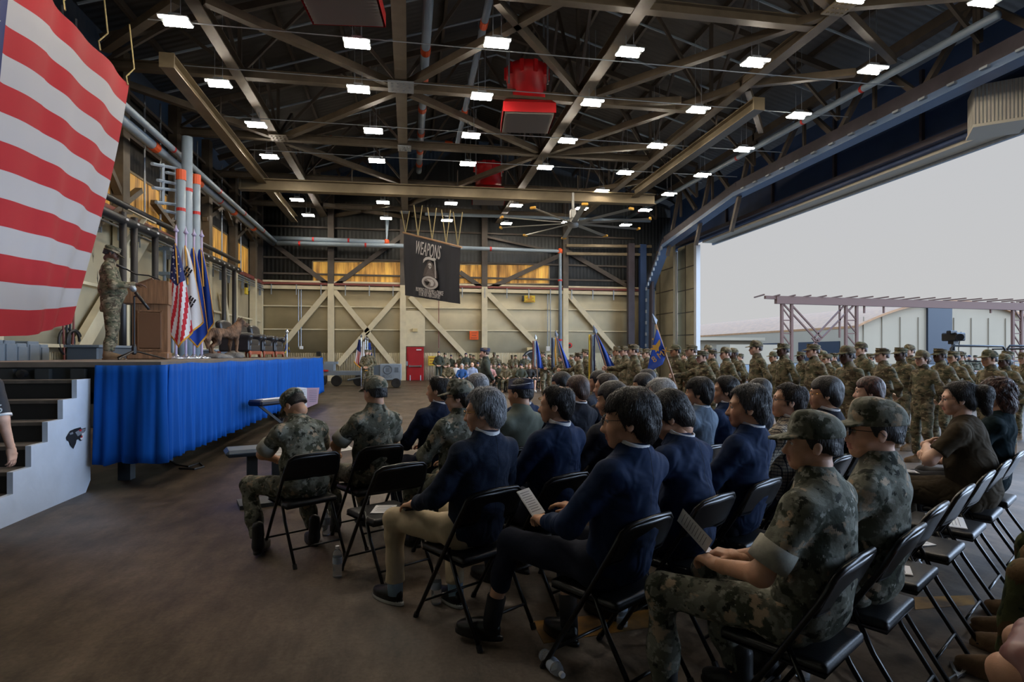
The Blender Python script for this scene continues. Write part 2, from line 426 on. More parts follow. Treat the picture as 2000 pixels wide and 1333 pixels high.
def shoe_mesh(kind,h):
    k=('shoe',kind,h)
    if k in _HC: return _HC[k]
    up=[ell((0,.10,.045),(.044,.10,.042)),ell((0,.0,.055),(.038,.062,.06)),ell((0,.05,.06),(.038,.07,.045))]
    if kind=='boot': up+=[cap((0,-.012,.07),(0,-.015,.215),.046,.044)]
    u=uni(up,.03)
    def f(P):
        x,y,z=P[:,0],P[:,1],P[:,2]
        s=np.maximum(np.sqrt((x/(.046-.006*np.clip(.03-y,0,1)*8))**2+((y-.065)/.142)**2)*.046-.046,np.abs(z-.014)-.014)
        return np.minimum(smin(np.maximum(u(P),.02-z),s,.006),s)
    v,fc=snet(f,(-.06,-.09,-.005),(.06,.225,.33 if kind=='boot' else .125),h)
    c=v[fc].mean(1); m=(c[:,2]<.027).astype(int)
    _HC[k]=(v,fc,m); return _HC[k]
def basis(fwd,up):
    y=np.asarray(fwd,float); y/=np.linalg.norm(y); z=np.asarray(up,float); z=z-y*z.dot(y); z/=np.linalg.norm(z); x=np.cross(y,z); return np.stack([x,y,z],1)
def pose_seated(lean=11,slump=0.0,yaw=28,pitch=0,roll=0,arms='lap',legs='std',wide=1.0,turn=0,headfwd=.0):
    J={}; hip=V(0,-.05,.56); sl,cl=math.sin(R_(lean)),math.cos(R_(lean))
    sp=lambda t: hip+V(0,-sl*t+slump*(t/.5)**2,cl*t*.99-.25*abs(slump)*(t/.5))
    J['sp']=sp; J['hip']=hip; tr=rotm(0,0,turn)
    for s,n in((-1,'L'),(1,'R')):
        J['S'+n]=sp(.445)+tr@V(s*.172*wide,0,0); sy=J['S'+n][1]
        J['E'+n]=V(s*.255*wide,sy+.12,.79); J['W'+n]=V(s*.115,.24,.685)
        J['D'+n]=V(-s*.35,1,-.15); J['P'+n]=V(0,0,1)
        J['H'+n]=V(s*.09,.0,.54); J['K'+n]=V(s*.15,.42,.52); J['A'+n]=V(s*.14,.36,.09); J['F'+n]=s*-6
    if arms=='paper':
        for s,n in((-1,'L'),(1,'R')): J['E'+n]=V(s*.25*wide,J['S'+n][1]+.16,.80); J['W'+n]=V(s*.09,.30,.72); J['D'+n]=V(-s*.3,1,.1)
    if arms=='knee':
        for s,n in((-1,'L'),(1,'R')): J['E'+n]=V(s*.27*wide,J['S'+n][1]+.17,.80); J['W'+n]=V(s*.15,.30,.67); J['D'+n]=V(-s*.1,1,-.15)
    if arms=='crossed':
        for s,n in((-1,'L'),(1,'R')): J['E'+n]=V(s*.26*wide,J['S'+n][1]+.15,.80); J['W'+n]=V(-s*.07,J['S'+n][1]+.25,.83-.03*s); J['D'+n]=V(-s*1,-.35,.0); J['P'+n]=V(0,1,.2)
    if legs=='back':
        for s,n in((-1,'L'),(1,'R')): J['A'+n]=V(s*.15,.22,.09)
    if legs=='fwd':
        for s,n in((-1,'L'),(1,'R')): J['A'+n]=V(s*.16,.50,.09); J['K'+n]=V(s*.16,.43,.53)
    J['N']=sp(.525); J['neckdir']=V(0,.02+headfwd,.0)
    J['hc']=J['N']+V(0,.025+headfwd,.138-.3*abs(headfwd)); J['hr']=(pitch,roll,yaw); J['seated']=True
    return J
def pose_stand(arms='rest',yaw=0,pitch=0,feet=.12,wide=1.0,belly=0,fat=1.0):
    J={}; hip=V(0,0,.93); sp=lambda t: hip+V(0,-.02*(t/.5),t)
    J['sp']=sp; J['hip']=hip
    for s,n in((-1,'L'),(1,'R')):
        J['S'+n]=sp(.485)+V(s*.165*wide,0,0); J['H'+n]=V(s*.09,0,.92); J['K'+n]=V(s*(feet*.95),.02,.50); J['A'+n]=V(s*(feet+.02),-.03,.09); J['F'+n]=s*-12
        if arms=='rest': J['E'+n]=V(s*.29*wide,-.09,1.16); J['W'+n]=V(s*.09,-.21,1.0); J['D'+n]=V(-s*1,-.05,-.3); J['P'+n]=V(0,-1,0)
        if arms=='side': J['E'+n]=V(s*.255*wide,-.03,1.14); J['W'+n]=V(s*.25*wide,.05,.88); J['D'+n]=V(0,.1,-1); J['P'+n]=V(s,0,0)
        if arms=='clasp': J['E'+n]=V(s*.28*wide,-.0,1.13); J['W'+n]=V(s*.09,.2,1.0); J['D'+n]=V(-s*1,.2,-.3); J['P'+n]=V(0,1,0)
        if arms=='podium': J['E'+n]=V(s*.27*wide,.06,1.13); J['W'+n]=V(s*.2,.33,1.17); J['D'+n]=V(-s*.1,1,.0); J['P'+n]=V(0,0,1)
        if arms=='guidon':
            J['E'+n]=V(s*.29*wide,-.09,1.16); J['W'+n]=V(s*.09,-.21,1.0); J['D'+n]=V(-s*1,-.05,-.3); J['P'+n]=V(0,-1,0)
    if arms=='guidon': J['ER']=V(.27,.22,1.30); J['WR']=V(.24,.46,1.30); J['DR']=V(-.1,1,0); J['PR']=V(1,0,.2)
    J['N']=sp(.57); J['hc']=J['N']+V(0,.03,.135); J['hr']=(pitch,0,yaw); J['seated']=False
    return J
def build_person(root,J,o,lod=0):
    """o: dict skin, top, topmat, trs, trsmat, shoe, shoemat, hair, hairmat, cap, capmat ..."""
    hh=(.0055,.0085,.016)[lod]; hb=(.0125,.016,.028)[lod]; hc=(.0115,.015,.026)[lod]
    ph=random.random()*6; g=o.get('girth',1.0); sit=J['seated']; sp=J['sp']; fem=o.get('fem',False)
    short=o.get('sleeve')   # None long, 'roll' short rolled, 'tee'
    # --- body (skin): core + arms + legs, head, hands in one mesh
    core=[cap(J['hip'],sp(.4),.10,.11,1.3),cap(sp(.41)+V(-.11,0,0),sp(.41)+V(.11,0,0),.05,.05),cap(sp(.49),J['hc']+V(0,0,.016)+rotm(*J['hr'])@V(0,-.02,-.065),.058,.052)]
    for n in'LR':
        core+=[cap(J['S'+n],J['E'+n],.047,.04),cap(J['E'+n],J['W'+n],.043,.028),cap(J['H'+n],J['K'+n],.07,.05),cap(J['K'+n],J['A'+n],.05,.034)]
    pts=np.array([J[a+n] for a in'SEWHKA' for n in'LR']+[J['hc']]); lo,hi=pts.min(0)-.13,pts.max(0)+.13
    bb=MB(); cf=uni(core,.035)
    v,f=snet(cf,lo,hi,hb); bb.add(v,f,0)
    Rh=rotm(*J['hr']); hp=J['hc']+V(0,0,.016); hS=o.get('hs',1.0)
    v,f,m=head_mesh(hh,fem); bb.add(tf(v,Rh,hp,hS),f,m)
    hs={0:.0045,1:.008,2:.014}[lod]
    for s,n in((-1,'L'),(1,'R')):
        v,f=hand_mesh(hs,o.get('hand'+n,o.get('hand','relax'))); v=v.copy()
        if s<0: v=v*np.array([-1,1,1]); f=np.asarray(f)[:,::-1]
        Rm=basis(J['D'+n],J['P'+n]); bb.add(tf(v,Rm,J['W'+n],.95 if fem else 1.02),f,0)
    sk=o['skin']; bb.build('body',[sk,sk+'_lip','eye_white','eye_dark'],root,True)
    # --- top
    top=o.get('top','suit'); loose=dict(suit=.016,camo=.018,tee=.006,flight=.014,dress=.004)[top]
    wr={'suit':1.34,'camo':1.36,'tee':1.38,'flight':1.34,'dress':1.3}[top]*(1 if not fem else .95)
    zb=.03 if not sit else .0
    T=[cap(J['hip']+V(0,0,.02),sp(.2),(.125 if sit else .108)*g+loose*.4,.115*g+loose*.5,wr),cap(sp(.18),sp(.40),.116*g+loose*.5,.112*(1+(g-1)*.5)+loose*.5,wr),
       cap(J['SL']*.8+sp(.43)*.2,J['SR']*.8+sp(.43)*.2,.062+loose*.5,.062+loose*.5),cap(sp(.42),sp(.49)+V(0,-.015,0),.10,.085,1.5)]
    for n in'LR': T.append(cap(J['N']+V(0,-.012,-.03),J['S'+n]*.95+sp(.45)*.05+V(0,0,.0),.050,.052))
    if o.get('belly'): T.append(ell(sp(.13)+V(0,.06,0),(.17*o['belly'],.15*o['belly'],.17)))
    if not sit and top!='flight': T.append(cap(V(0,-.005,.76),V(0,0,.95),.105*g+loose*.4,.108*g,1.36))
    cuts=[]; cuffs=[]
    for n in'LR':
        S,E,W=J['S'+n],J['E'+n],J['W'+n]
        if short:
            e=S+(E-S)*(.80 if short=='roll' else o.get('slen',.72)); T.append(cap(S,e,.062,.064)); u=(E-S)/np.linalg.norm(E-S); cuts.append((e+u*.0,u,S,n))
            if short=='roll': cuffs.append((e-u*.075,e+u*.012,u))
        else:
            T.append(cap(S,E,.056+loose*.4,.05+loose*.4)); T.append(cap(E,E+(W-E)*.93,.052+loose*.4,.036+loose*.4))
    if top in('suit','camo','flight'): T.append(cap(sp(.5),J['N']+(J['hc']-J['N'])*(.2 if top=='suit' else .42),.082,.069))
    tfn=uni(T,.04); hem=o.get('hem',.43 if top=='suit' else (.47 if top!='dress' else .40)) if sit else o.get('hem',.74)
    am=.0065 if top!='tee' else .0035
    ncol=J['N']+V(0,.004,.05 if top=='suit' else .068)
    def f(P):
        d=tfn(P)+folds(P,ph,am if lod<2 else 0)
        for e,u,S,n in cuts:
            q=(P-e.astype(np.float32))@u.astype(np.float32); near=np.sqrt(((P-e.astype(np.float32))**2).sum(1))-.12
            d=np.maximum(d,-np.maximum(-q,near))
        return np.maximum(np.maximum(d,hem-P[:,2]),P[:,2]-float(ncol[2])-.005)
    if sit:
        ztop=.60
        def f2(P,f=f):   # nothing of the top reaches below the thighs in front
            d=f(P); return np.maximum(d,np.minimum(P[:,1]-.17,(.60-P[:,2])))
        ff=f2
    else: ff=f
    v,fc=snet(ff,np.array([lo[0]-.04,lo[1]-.1,hem-.02]),np.array([hi[0]+.04,hi[1]+.02,ncol[2]+.06]),hc)
    jn=dict(suit='suit_jacket',camo='uniform_jacket',tee='shirt',flight='flight_suit',dress='dress')[top]
    MB().add(v,fc).build(o.get('topname',jn),o['topmat'],root,True)
    if cuffs:
        for a,b,u in cuffs:
            MB().tube([a,a+.5*(b-a),b,b-.004*u,a+.01*u],[.076,.0785,.077,.06,.06],0,20).build('sleeve_cuff','cuff_pale',root,True)
    if top=='suit' and lod<2:
        n0=J['N']; cfm=MB(); Rc=basis(V(0,1,.25),V(0,-.25,1))
        cfm.lathe([(.074,-.02),(.072,.03),(.069,.062),(.062,.064),(.060,.0)],n0+V(0,.004,.0),22,0,Rc,False); cfm.build('shirt_collar',o.get('collar','shirt_white'),root,True); jc=MB().lathe([(.098,-.035),(.088,.0),(.081,.03),(.0785,.041),(.0755,.041),(.074,.0)],n0+V(0,.004,.0),24,0,Rc,False); jc.build('jacket_collar',o['topmat'],root,True)
    # --- trousers
    tr=o.get('trs','trousers')
    if tr:
        lm=o.get('loose',1.0); T=[]
        T.append(cap(J['HL'],J['HR'],(.112 if sit else .092)*g,(.112 if sit else .092)*g)); ank=[]
        for n in'LR':
            h_,k_,a_=J['H'+n],J['K'+n],J['A'+n]
            if o.get('bare_knee'): T.append(cap(h_,h_+(k_-h_)*.8,.095*g,.075)); continue
            up=o.get('ankle',.12); e=a_+(k_-a_)*up
            T+= [cap(h_,k_,.093*g*lm,.07*lm),cap(k_,e,.068*lm,.054*lm)]
            if tr=='bloused': T.append(ell(a_+(k_-a_)*.42,(.068,.07,.085)))
        if not sit: T.append(cap(V(0,0,.93),V(0,0,1.0),.098*g,.1*g,1.35))
        if o.get('skirt'): T.append(rbox((0,.2,.545),(.19,.24,.075),.06))
        tn=uni(T,.03)
        def f(P): return tn(P)+folds(P,ph+2,.0055 if lod<2 else 0,.9)
        zlo=min(J['AL'][2],J['AR'][2]); mx=1.02 if not sit else .74
        def f3(P): return np.maximum(np.maximum(f(P),P[:,2]-mx),(o.get('trz',.135))-P[:,2])
        lp=np.array([J[a+n] for a in'HKA' for n in'LR']); v,fc=snet(f3,np.append(lp.min(0)[:2]-.17,.1),np.append(lp.max(0)[:2]+.17,mx+.01),hc*1.05)
        MB().add(v,fc).build('skirt' if o.get('skirt') else 'trousers',o['trsmat'],root,True)
    # --- shoes
    sm=o.get('shoe','shoe')
    if sm and lod<2 or sm:
        for s,n in((-1,'L'),(1,'R')):
            v,fc,m=shoe_mesh('boot' if sm=='boot' else 'shoe',(.0075,.011,.02)[lod]); a=J['A'+n]
            Rf=rotm(o.get('toe'+n,0),0,J['F'+n]); z=a[2]-.09
            MB().add(tf(v,Rf,(a[0],a[1],max(z,0))),fc,m).build('boot' if sm=='boot' else 'shoe',[o['shoemat'],o.get('solemat',o['shoemat'])],root,True)
            if o.get('sock'): MB().tube([a+V(0,-.005,-.03),a+(J['K'+n]-a)*.33],[.047,.05],0,14).build('sock',o['sock'],root,True)
    # --- hair / cap / glasses
    if o.get('hair'):
        v,fc=hair_mesh(o['hair'],(.005,.008,.015)[lod]); mb_=MB().add(tf(v,Rh,hp,hS),fc); (strands(mb_,v,fc,o['hair'],lambda q: tf(q,Rh,hp,hS)) if lod==0 else None); mb_.build('hair',o.get('hairmat','hair_black'),root,True)
    if o.get('cap'):
        v,fc=cap_mesh(o['cap'],(.0055,.008,.014)[lod]); MB().add(tf(v,Rh,hp,hS),fc).build('cap',o['capmat'],root,True)
        if o['cap']=='garrison' and lod==0:
            b=MB(); b.tube([tf(V(x,y,z),Rh,hp,hS) for x,y,z in[(-.084,.03,.068),(-.0885,-.01,.07),(-.082,-.06,.074),(-.06,-.1,.08),(0,-.132,.085)]],.0022,0,5); b.build('cap_piping','piping_white',root,True)
    if o.get('glasses'):
        b=MB(); gm=o['glasses']
        for s in(-1,1):
            cx=s*.033; b.tube([tf(V(cx+.024*math.cos(t),.106-.004*abs(math.cos(t)),-.002+.018*math.sin(t)),Rh,hp,hS) for t in np.linspace(0,2*math.pi,16,endpoint=False)],.0016,0,5,closed=True)
            b.tube([tf(V(*q),Rh,hp,hS) for q in[(s*.057,.103,.004),(s*.074,.085,.005),(s*.083,.0,.004),(s*.082,-.018,-.012)]],.0016,0,5)
            if gm=='sunglass': b.lathe([(.0235,-.001),(.0235,.001)],tf(V(cx,.104,-.002),Rh,hp,hS),14,1,Rh@rotm(90,0,0))
        b.tube([tf(V(-.01,.108,0),Rh,hp,hS),tf(V(0,.112,.004),Rh,hp,hS),tf(V(.01,.108,0),Rh,hp,hS)],.0016,0,5)
        b.build('sunglasses' if gm=='sunglass' else 'glasses',[gm if gm!='sunglass' else 'frame_black','lens_dark'],root,True)
    return root
# ---------------------------------------------------------------- material library
def skin(n,c,lip):
    m=mat(n,c,.5,var=.12,vscale=14,bump=.08,bscale=160); m.node_tree.nodes['Principled BSDF'].inputs['Subsurface Weight'].default_value=.06
    m.node_tree.nodes['Principled BSDF'].inputs['Subsurface Radius'].default_value=(.01,.004,.002)
    mat(n+'_lip',lip,.45)
skin('skin_tan',(200,152,122),(172,116,98)); skin('skin_light',(222,178,154),(192,130,114)); skin('skin_dark',(88,58,44),(80,46,40)); skin('skin_fair',(214,165,136),(188,128,110))
mat('eye_white',(190,186,180),.3); mat('eye_dark',(26,18,15),.35)
def hairm(n,c,c2,thr=.5,sc=(60,60,7)):
    m=mat(n,c,.45,bump=.6,bscale=3,stretch=sc); t,nn,l,b=nt(m)
    tc=nn.new('ShaderNodeTexCoord'); mp=nn.new('ShaderNodeMapping'); mp.inputs['Scale'].default_value=sc; no=nn.new('ShaderNodeTexNoise'); no.inputs['Scale'].default_value=2.2; no.inputs['Detail'].default_value=6
    cr=nn.new('ShaderNodeValToRGB'); e=cr.color_ramp.elements; e[0].position=thr-.13; e[1].position=thr+.13; e[0].color=(*lin(c),1); e[1].color=(*lin(c2),1)
    l.new(tc.outputs['Object'],mp.inputs[0]); l.new(mp.outputs[0],no.inputs['Vector']); l.new(no.outputs['Fac'],cr.inputs[0]); l.new(cr.outputs[0],b.inputs['Base Color'])
hairm('hair_black',(16,14,14),(36,32,32)); hairm('hair_soft',(26,20,18),(58,48,46)); hairm('hair_brown',(44,30,24),(92,66,52)); hairm('hair_gray',(52,54,58),(150,152,156),.48)
hairm('hair_salt',(28,28,30),(104,106,112),.56); hairm('hair_white',(150,150,152),(222,222,222)); hairm('hair_blond',(120,92,60),(178,146,104)); hairm('hair_auburn',(40,24,20),(84,52,44),sc=(25,25,12))
NAVY=(24,33,54)
mat('suit_navy',NAVY,.8,var=.12,vscale=60,bump=.75,bscale=8,spec=.15)
mat('suit_navy_blue',(25,41,70),.8,var=.1,vscale=60,bump=.75,bscale=8,spec=.15)
mat('suit_dark',(22,26,38),.8,var=.15,vscale=60,bump=.75,bscale=8,spec=.25)
mat('suit_tweed',(30,40,58),.9,var=.45,vscale=260,bump=.75,bscale=8,spec=.2)
mat('suit_gray',(60,66,78),.85,var=.15,vscale=120,bump=.75,bscale=8,spec=.2)
mat('suit_lightblue',(104,122,142),.85,var=.15,vscale=200,bump=.75,bscale=8,spec=.2)
mat('trouser_navy',(28,33,48),.85,var=.1,vscale=60,bump=.35,bscale=16,spec=.2)
mat('trouser_khaki',(188,172,144),.85,var=.06,vscale=30,bump=.35,bscale=16,spec=.2)
mat('trouser_dark',(30,30,34),.85,bump=.3,bscale=16); mat('denim',(62,96,140),.85,var=.25,vscale=80)
for sn in('suit_navy','suit_navy_blue','suit_dark','suit_tweed','suit_gray','suit_lightblue'):
    t,n,l,b=nt(M[sn]); src=b.inputs['Base Color'].links[0].from_socket; tc=n.new('ShaderNodeTexCoord'); sx=n.new('ShaderNodeSeparateXYZ'); l.new(tc.outputs['Object'],sx.inputs[0])
    ab=n.new('ShaderNodeMath'); ab.operation='ABSOLUTE'; l.new(sx.outputs['X'],ab.inputs[0]); lt=n.new('ShaderNodeMath'); lt.operation='LESS_THAN'; lt.inputs[1].default_value=.0018; l.new(ab.outputs[0],lt.inputs[0])
    mx=n.new('ShaderNodeMix'); mx.data_type='RGBA'; l.new(lt.outputs[0],mx.inputs['Factor']); l.new(src,mx.inputs['A']); mx.inputs['B'].default_value=(.003,.004,.007,1); l.new(mx.outputs['Result'],b.inputs['Base Color'])
mat('shirt_white',(205,205,208),.7); mat('tee_olive',(66,58,47),.95,var=.1,vscale=50,bump=.8,bscale=9,spec=.08); mat('top_green_black',(24,36,40),.95,bump=.8,bscale=9,spec=.08)
mat('flight_olive',(92,98,88),.75,var=.1,vscale=20,bump=.4,bscale=12,spec=.25); mat('flight_green',(66,72,64),.8,var=.1,vscale=20,bump=.4,bscale=12,spec=.25)
mat('jersey_black',(20,24,34),.7,bump=.3,bscale=12); mat('dress_blue',(32,84,150),.7); mat('shirt_pale_blue',(150,168,205),.75); mat('dress_black',(18,18,20),.7); mat('blouse_pink',(205,160,165),.75)
mat('cuff_pale',(152,150,138),.85,var=.12,vscale=40,bump=.3,bscale=30)
mat('shoe_black',(16,16,17),.35,bump=.2,bscale=30); mat('sole_black',(14,14,14),.6); mat('sole_white',(190,188,182),.6); mat('boot_black',(18,18,19),.5,bump=.3,bscale=30); mat('boot_tan',(120,96,70),.85,var=.15,vscale=30,bump=.3,bscale=40); mat('sneaker_white',(215,212,208),.6)
mat('sock_blue',(140,170,196),.85,bump=.4,bscale=60); mat('sock_black',(16,16,18),.85)
mat('frame_black',(16,16,18),.3); mat('frame_gold',(190,150,80),.25,metal=1); mat('frame_silver',(150,150,155),.25,metal=1); mat('lens_dark',(10,10,12),.1)
mat('cap_navy',(26,38,72),.7,bump=.2,bscale=40); mat('piping_white',(200,200,205),.6)
camo('camo_granite',[((92,93,82),0,0),((116,117,106),.51,1.0),((60,64,53),.56,.8),((156,138,116),.61,.9),((42,44,37),.625,1.3),((138,138,128),.61,2.0)],14,.0048)
camo('camo_multi',[((116,106,86),0,0),((92,92,72),.5,1.0),((78,68,54),.57,.9),((146,134,110),.61,1.4),((58,60,48),.61,1.2)],9,0,(1,1,1.9))
camo('camo_woodland',[((84,88,56),0,0),((52,60,38),.52,1),((96,76,52),.57,1),((36,34,26),.62,1.2)],7,0)
def plaid():
    m=mat('plaid_jacket',(168,158,140),.85); t,n,l,b=nt(m); tc=n.new('ShaderNodeTexCoord'); sx=n.new('ShaderNodeSeparateXYZ'); l.new(tc.outputs['Object'],sx.inputs[0]); prev=None
    for ax in('X','Y','Z'):
        ml=n.new('ShaderNodeMath'); ml.operation='MULTIPLY'; ml.inputs[1].default_value=1/.022; l.new(sx.outputs[ax],ml.inputs[0])
        fr=n.new('ShaderNodeMath'); fr.operation='FRACT'; l.new(ml.outputs[0],fr.inputs[0])
        lt=n.new('ShaderNodeMath'); lt.operation='LESS_THAN'; lt.inputs[1].default_value=.2 if ax!='Y' else .08; l.new(fr.outputs[0],lt.inputs[0])
        if prev is None: prev=lt.outputs[0]
        else:
            a=n.new('ShaderNodeMath'); a.operation='MAXIMUM'; l.new(prev,a.inputs[0]); l.new(lt.outputs[0],a.inputs[1]); prev=a.outputs[0]
    mx=n.new('ShaderNodeMix'); mx.data_type='RGBA'; l.new(prev,mx.inputs['Factor']); mx.inputs['A'].default_value=(*lin((168,158,140)),1); mx.inputs['B'].default_value=(*lin((40,42,50)),1); l.new(mx.outputs['Result'],b.inputs['Base Color'])
plaid()
# building
def floorm():
    m=mat('floor_concrete',(96,84,72),.42,spec=.35); t,n,l,b=nt(m); tc=n.new('ShaderNodeTexCoord'); P=tc.outputs['Object']
    def noise(s,d,r=.5,st=None):
        v=P
        if st: mp=n.new('ShaderNodeMapping'); mp.inputs['Scale'].default_value=st; l.new(P,mp.inputs[0]); v=mp.outputs[0]
        o=n.new('ShaderNodeTexNoise'); o.inputs['Scale'].default_value=s; o.inputs['Detail'].default_value=d; o.inputs['Roughness'].default_value=r; l.new(v,o.inputs['Vector']); return o.outputs['Fac']
    def ramp(f,a,b_,ca,cb):
        c=n.new('ShaderNodeValToRGB'); e=c.color_ramp.elements; e[0].position=a;e[1].position=b_; e[0].color=(*ca,1); e[1].color=(*cb,1); l.new(f,c.inputs[0]); return c.outputs[0]
    def mul(a,b_):
        x=n.new('ShaderNodeMix'); x.data_type='RGBA'; x.blend_type='MULTIPLY'; x.inputs['Factor'].default_value=1; l.new(a,x.inputs['A']); l.new(b_,x.inputs['B']); return x.outputs['Result']
    c=ramp(noise(.8,8,.62),.32,.68,lin((66,55,45)),lin((118,104,90)))
    c=mul(c,ramp(noise(5,6,.7,(1,.35,1)),.32,.62,(.5,.49,.48),(1.15,1.13,1.1)))
    c=mul(c,ramp(noise(1.6,3,.5),.62,.72,(1,1,1),(.55,.55,.56)))
    c=mul(c,ramp(noise(40,2),.3,.6,(.85,.85,.85),(1.08,1.08,1.08)))
    l.new(c,b.inputs['Base Color'])
    rr=n.new('ShaderNodeMapRange'); rr.inputs['To Min'].default_value=.34; rr.inputs['To Max'].default_value=.62; l.new(noise(1.3,5),rr.inputs['Value']); l.new(rr.outputs[0],b.inputs['Roughness'])
    bp=n.new('ShaderNodeBump'); bp.inputs['Strength'].default_value=.12; bp.inputs['Distance'].default_value=.01; l.new(noise(30,5),bp.inputs['Height']); l.new(bp.outputs[0],b.inputs['Normal'])
floorm()
mat('paint_yellow',(122,86,26),.6,var=.7,vscale=6)
mat('wall_cream',(196,184,152),.6,var=.1,vscale=1.2,bump=.15,bscale=2); mat('steel_cream',(204,192,160),.5,var=.08,vscale=3); corrug('wainscot_cream',(200,190,160),3.3,'X',1.0); corrug('wainscot_cream_side',(200,190,160),3.3,'Y',1.0)
corrug('sheet_dark',(70,72,72),1.4,'X',.4); corrug('sheet_dark_side',(66,66,64),1.4,'Y',.4); corrug('roof_sheet',(78,76,74),1.2,'Y',.5,.7)
mat('steel_brown',(86,76,62),.5,var=.2,vscale=3,spec=.4); mat('steel_dark',(72,64,56),.55,var=.2,vscale=3); mat('steel_tan',(118,106,84),.42,metal=.35,var=.15,vscale=2); mat('steel_rust',(116,76,62),.6,var=.2,vscale=2)
mat('steel_black',(38,36,36),.5); mat('red_pipe',(122,62,54),.5); mat('galv',(150,158,166),.4,metal=.5,var=.12,vscale=8)
mat('pipe_bluegray',(136,152,166),.42,var=.06,vscale=3); mat('band_orange',(214,84,36),.5); mat('band_red',(190,40,34),.5); mat('pipe_black',(34,34,37),.45); mat('mark_white',(200,200,200),.5)
mat('header_haze_navy',(46,70,112),.5,var=.12,vscale=1.5); mat('flange_blue',(84,108,142),.4,var=.08,vscale=2); mat('header_rust_haze',(62,56,64),.6,var=.2,vscale=2)  # header colours hold the navy tint of backlit haze
mat('soffit_cream',(205,198,180),.6); corrug('sheet_pale',(205,200,185),5,'X',.9)
mat('door_panel',(150,142,118),.6,var=.14,vscale=1.4,bump=.1,bscale=3); mat('trim_white',(215,215,215),.5)
mat('door_red',(156,22,32),.4,var=.08,vscale=3); mat('heater_red',(186,24,30),.38,var=.06,vscale=4); mat('grille_gray',(150,142,130),.5,metal=.3)
mat('paint_gray',(122,134,146),.45,var=.06,vscale=5); mat('paint_gray_dark',(86,96,106),.5); mat('sign_orange',(226,92,30),.6); mat('sign_yellow',(214,184,50),.6); mat('sign_ink',(150,70,40),.6); mat('cream_box',(196,176,130),.6)
mat('rubber',(22,22,23),.7); mat('steel_bright',(190,194,200),.25,metal=.9); mat('black_plastic',(20,20,22),.4)
def window():
    m=emis('window_amber',(214,152,60),.33); t,n,l,b=nt(m); tc=n.new('ShaderNodeTexCoord'); mp=n.new('ShaderNodeMapping'); mp.inputs['Scale'].default_value=(3,3,.35)
    no=n.new('ShaderNodeTexNoise'); no.inputs['Scale'].default_value=1.5; no.inputs['Detail'].default_value=5; cr=n.new('ShaderNodeValToRGB'); e=cr.color_ramp.elements
    e[0].position=.3; e[0].color=(*lin((96,62,26)),1); e[1].position=.75; e[1].color=(*lin((245,196,90)),1); x=e.new(.5); x.color=(*lin((190,138,62)),1)
    l.new(tc.outputs['Object'],mp.inputs[0]); l.new(mp.outputs[0],no.inputs['Vector']); l.new(no.outputs['Fac'],cr.inputs[0]); l.new(cr.outputs[0],b.inputs['Emission Color']); l.new(cr.outputs[0],b.inputs['Base Color'])
    w=n.new('ShaderNodeTexWave'); w.inputs['Scale'].default_value=3; l.new(tc.outputs['Object'],w.inputs['Vector'])
window()
emis('lamp_warm',(255,241,220),145); 
# stage
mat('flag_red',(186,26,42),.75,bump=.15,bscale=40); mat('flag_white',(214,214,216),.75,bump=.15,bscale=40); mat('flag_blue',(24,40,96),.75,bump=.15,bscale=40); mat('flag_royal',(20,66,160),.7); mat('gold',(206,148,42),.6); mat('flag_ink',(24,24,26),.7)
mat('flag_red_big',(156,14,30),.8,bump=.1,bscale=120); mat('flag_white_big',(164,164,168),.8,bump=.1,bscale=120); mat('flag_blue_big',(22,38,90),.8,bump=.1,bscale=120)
m=mat('skirt_blue',(3,74,154),.8,var=.22,vscale=6,stretch=(1,1,.15),spec=.2); 
mat('deck',(104,94,84),.7,var=.2,vscale=4); mat('trailer_dark',(46,50,52),.6,var=.2,vscale=3); mat('stair_gray',(190,202,218),.6,var=.06,vscale=4,bump=.1,bscale=6); mat('riser_black',(14,14,16),.6,var=.3,vscale=10); mat('tread',(84,76,68),.75,var=.25,vscale=10)
mat('wood',(128,92,64),.45,var=.35,vscale=5,stretch=(6,6,.5),bump=.1,bscale=6); mat('wood_dark',(100,68,44),.5); mat('wood_red',(140,66,40),.35,var=.2,vscale=6)
mat('pole_wood',(176,140,110),.4); mat('pole_purple',(176,166,196),.3); mat('pole_silver',(200,204,214),.2,metal=.8)
mat('leather_black',(30,30,33),.34,var=.15,vscale=8,bump=.15,bscale=50)
def fur():
    m=mat('wolf_fur',(112,84,62),.9); t,n,l,b=nt(m); tc=n.new('ShaderNodeTexCoord'); no=n.new('ShaderNodeTexNoise'); no.inputs['Scale'].default_value=6; no.inputs['Detail'].default_value=7
    cr=n.new('ShaderNodeValToRGB'); e=cr.color_ramp.elements; e[0].position=.34; e[0].color=(*lin((44,31,23)),1); e[1].position=.68; e[1].color=(*lin((132,100,74)),1); l.new(tc.outputs['Object'],no.inputs['Vector']); l.new(no.outputs['Fac'],cr.inputs[0]); l.new(cr.outputs[0],b.inputs['Base Color'])
    n2=n.new('ShaderNodeTexNoise'); n2.inputs['Scale'].default_value=60; bp=n.new('ShaderNodeBump'); bp.inputs['Strength'].default_value=.8; bp.inputs['Distance'].default_value=.01; l.new(tc.outputs['Object'],n2.inputs['Vector']); l.new(n2.outputs['Fac'],bp.inputs['Height']); l.new(bp.outputs[0],b.inputs['Normal'])
fur(); mat('rock',(112,108,102),.9,var=.35,vscale=9,bump=.6,bscale=9)
mat('chair_black',(12,12,13),.28,coat=.3); mat('chair_vinyl',(22,23,25),.38,bump=.12,bscale=120)
mat('paper',(226,226,228),.8); mat('paper_ink',(120,122,130),.8); mat('paper_pink',(214,180,196),.8); mat('phone',(14,14,16),.2)
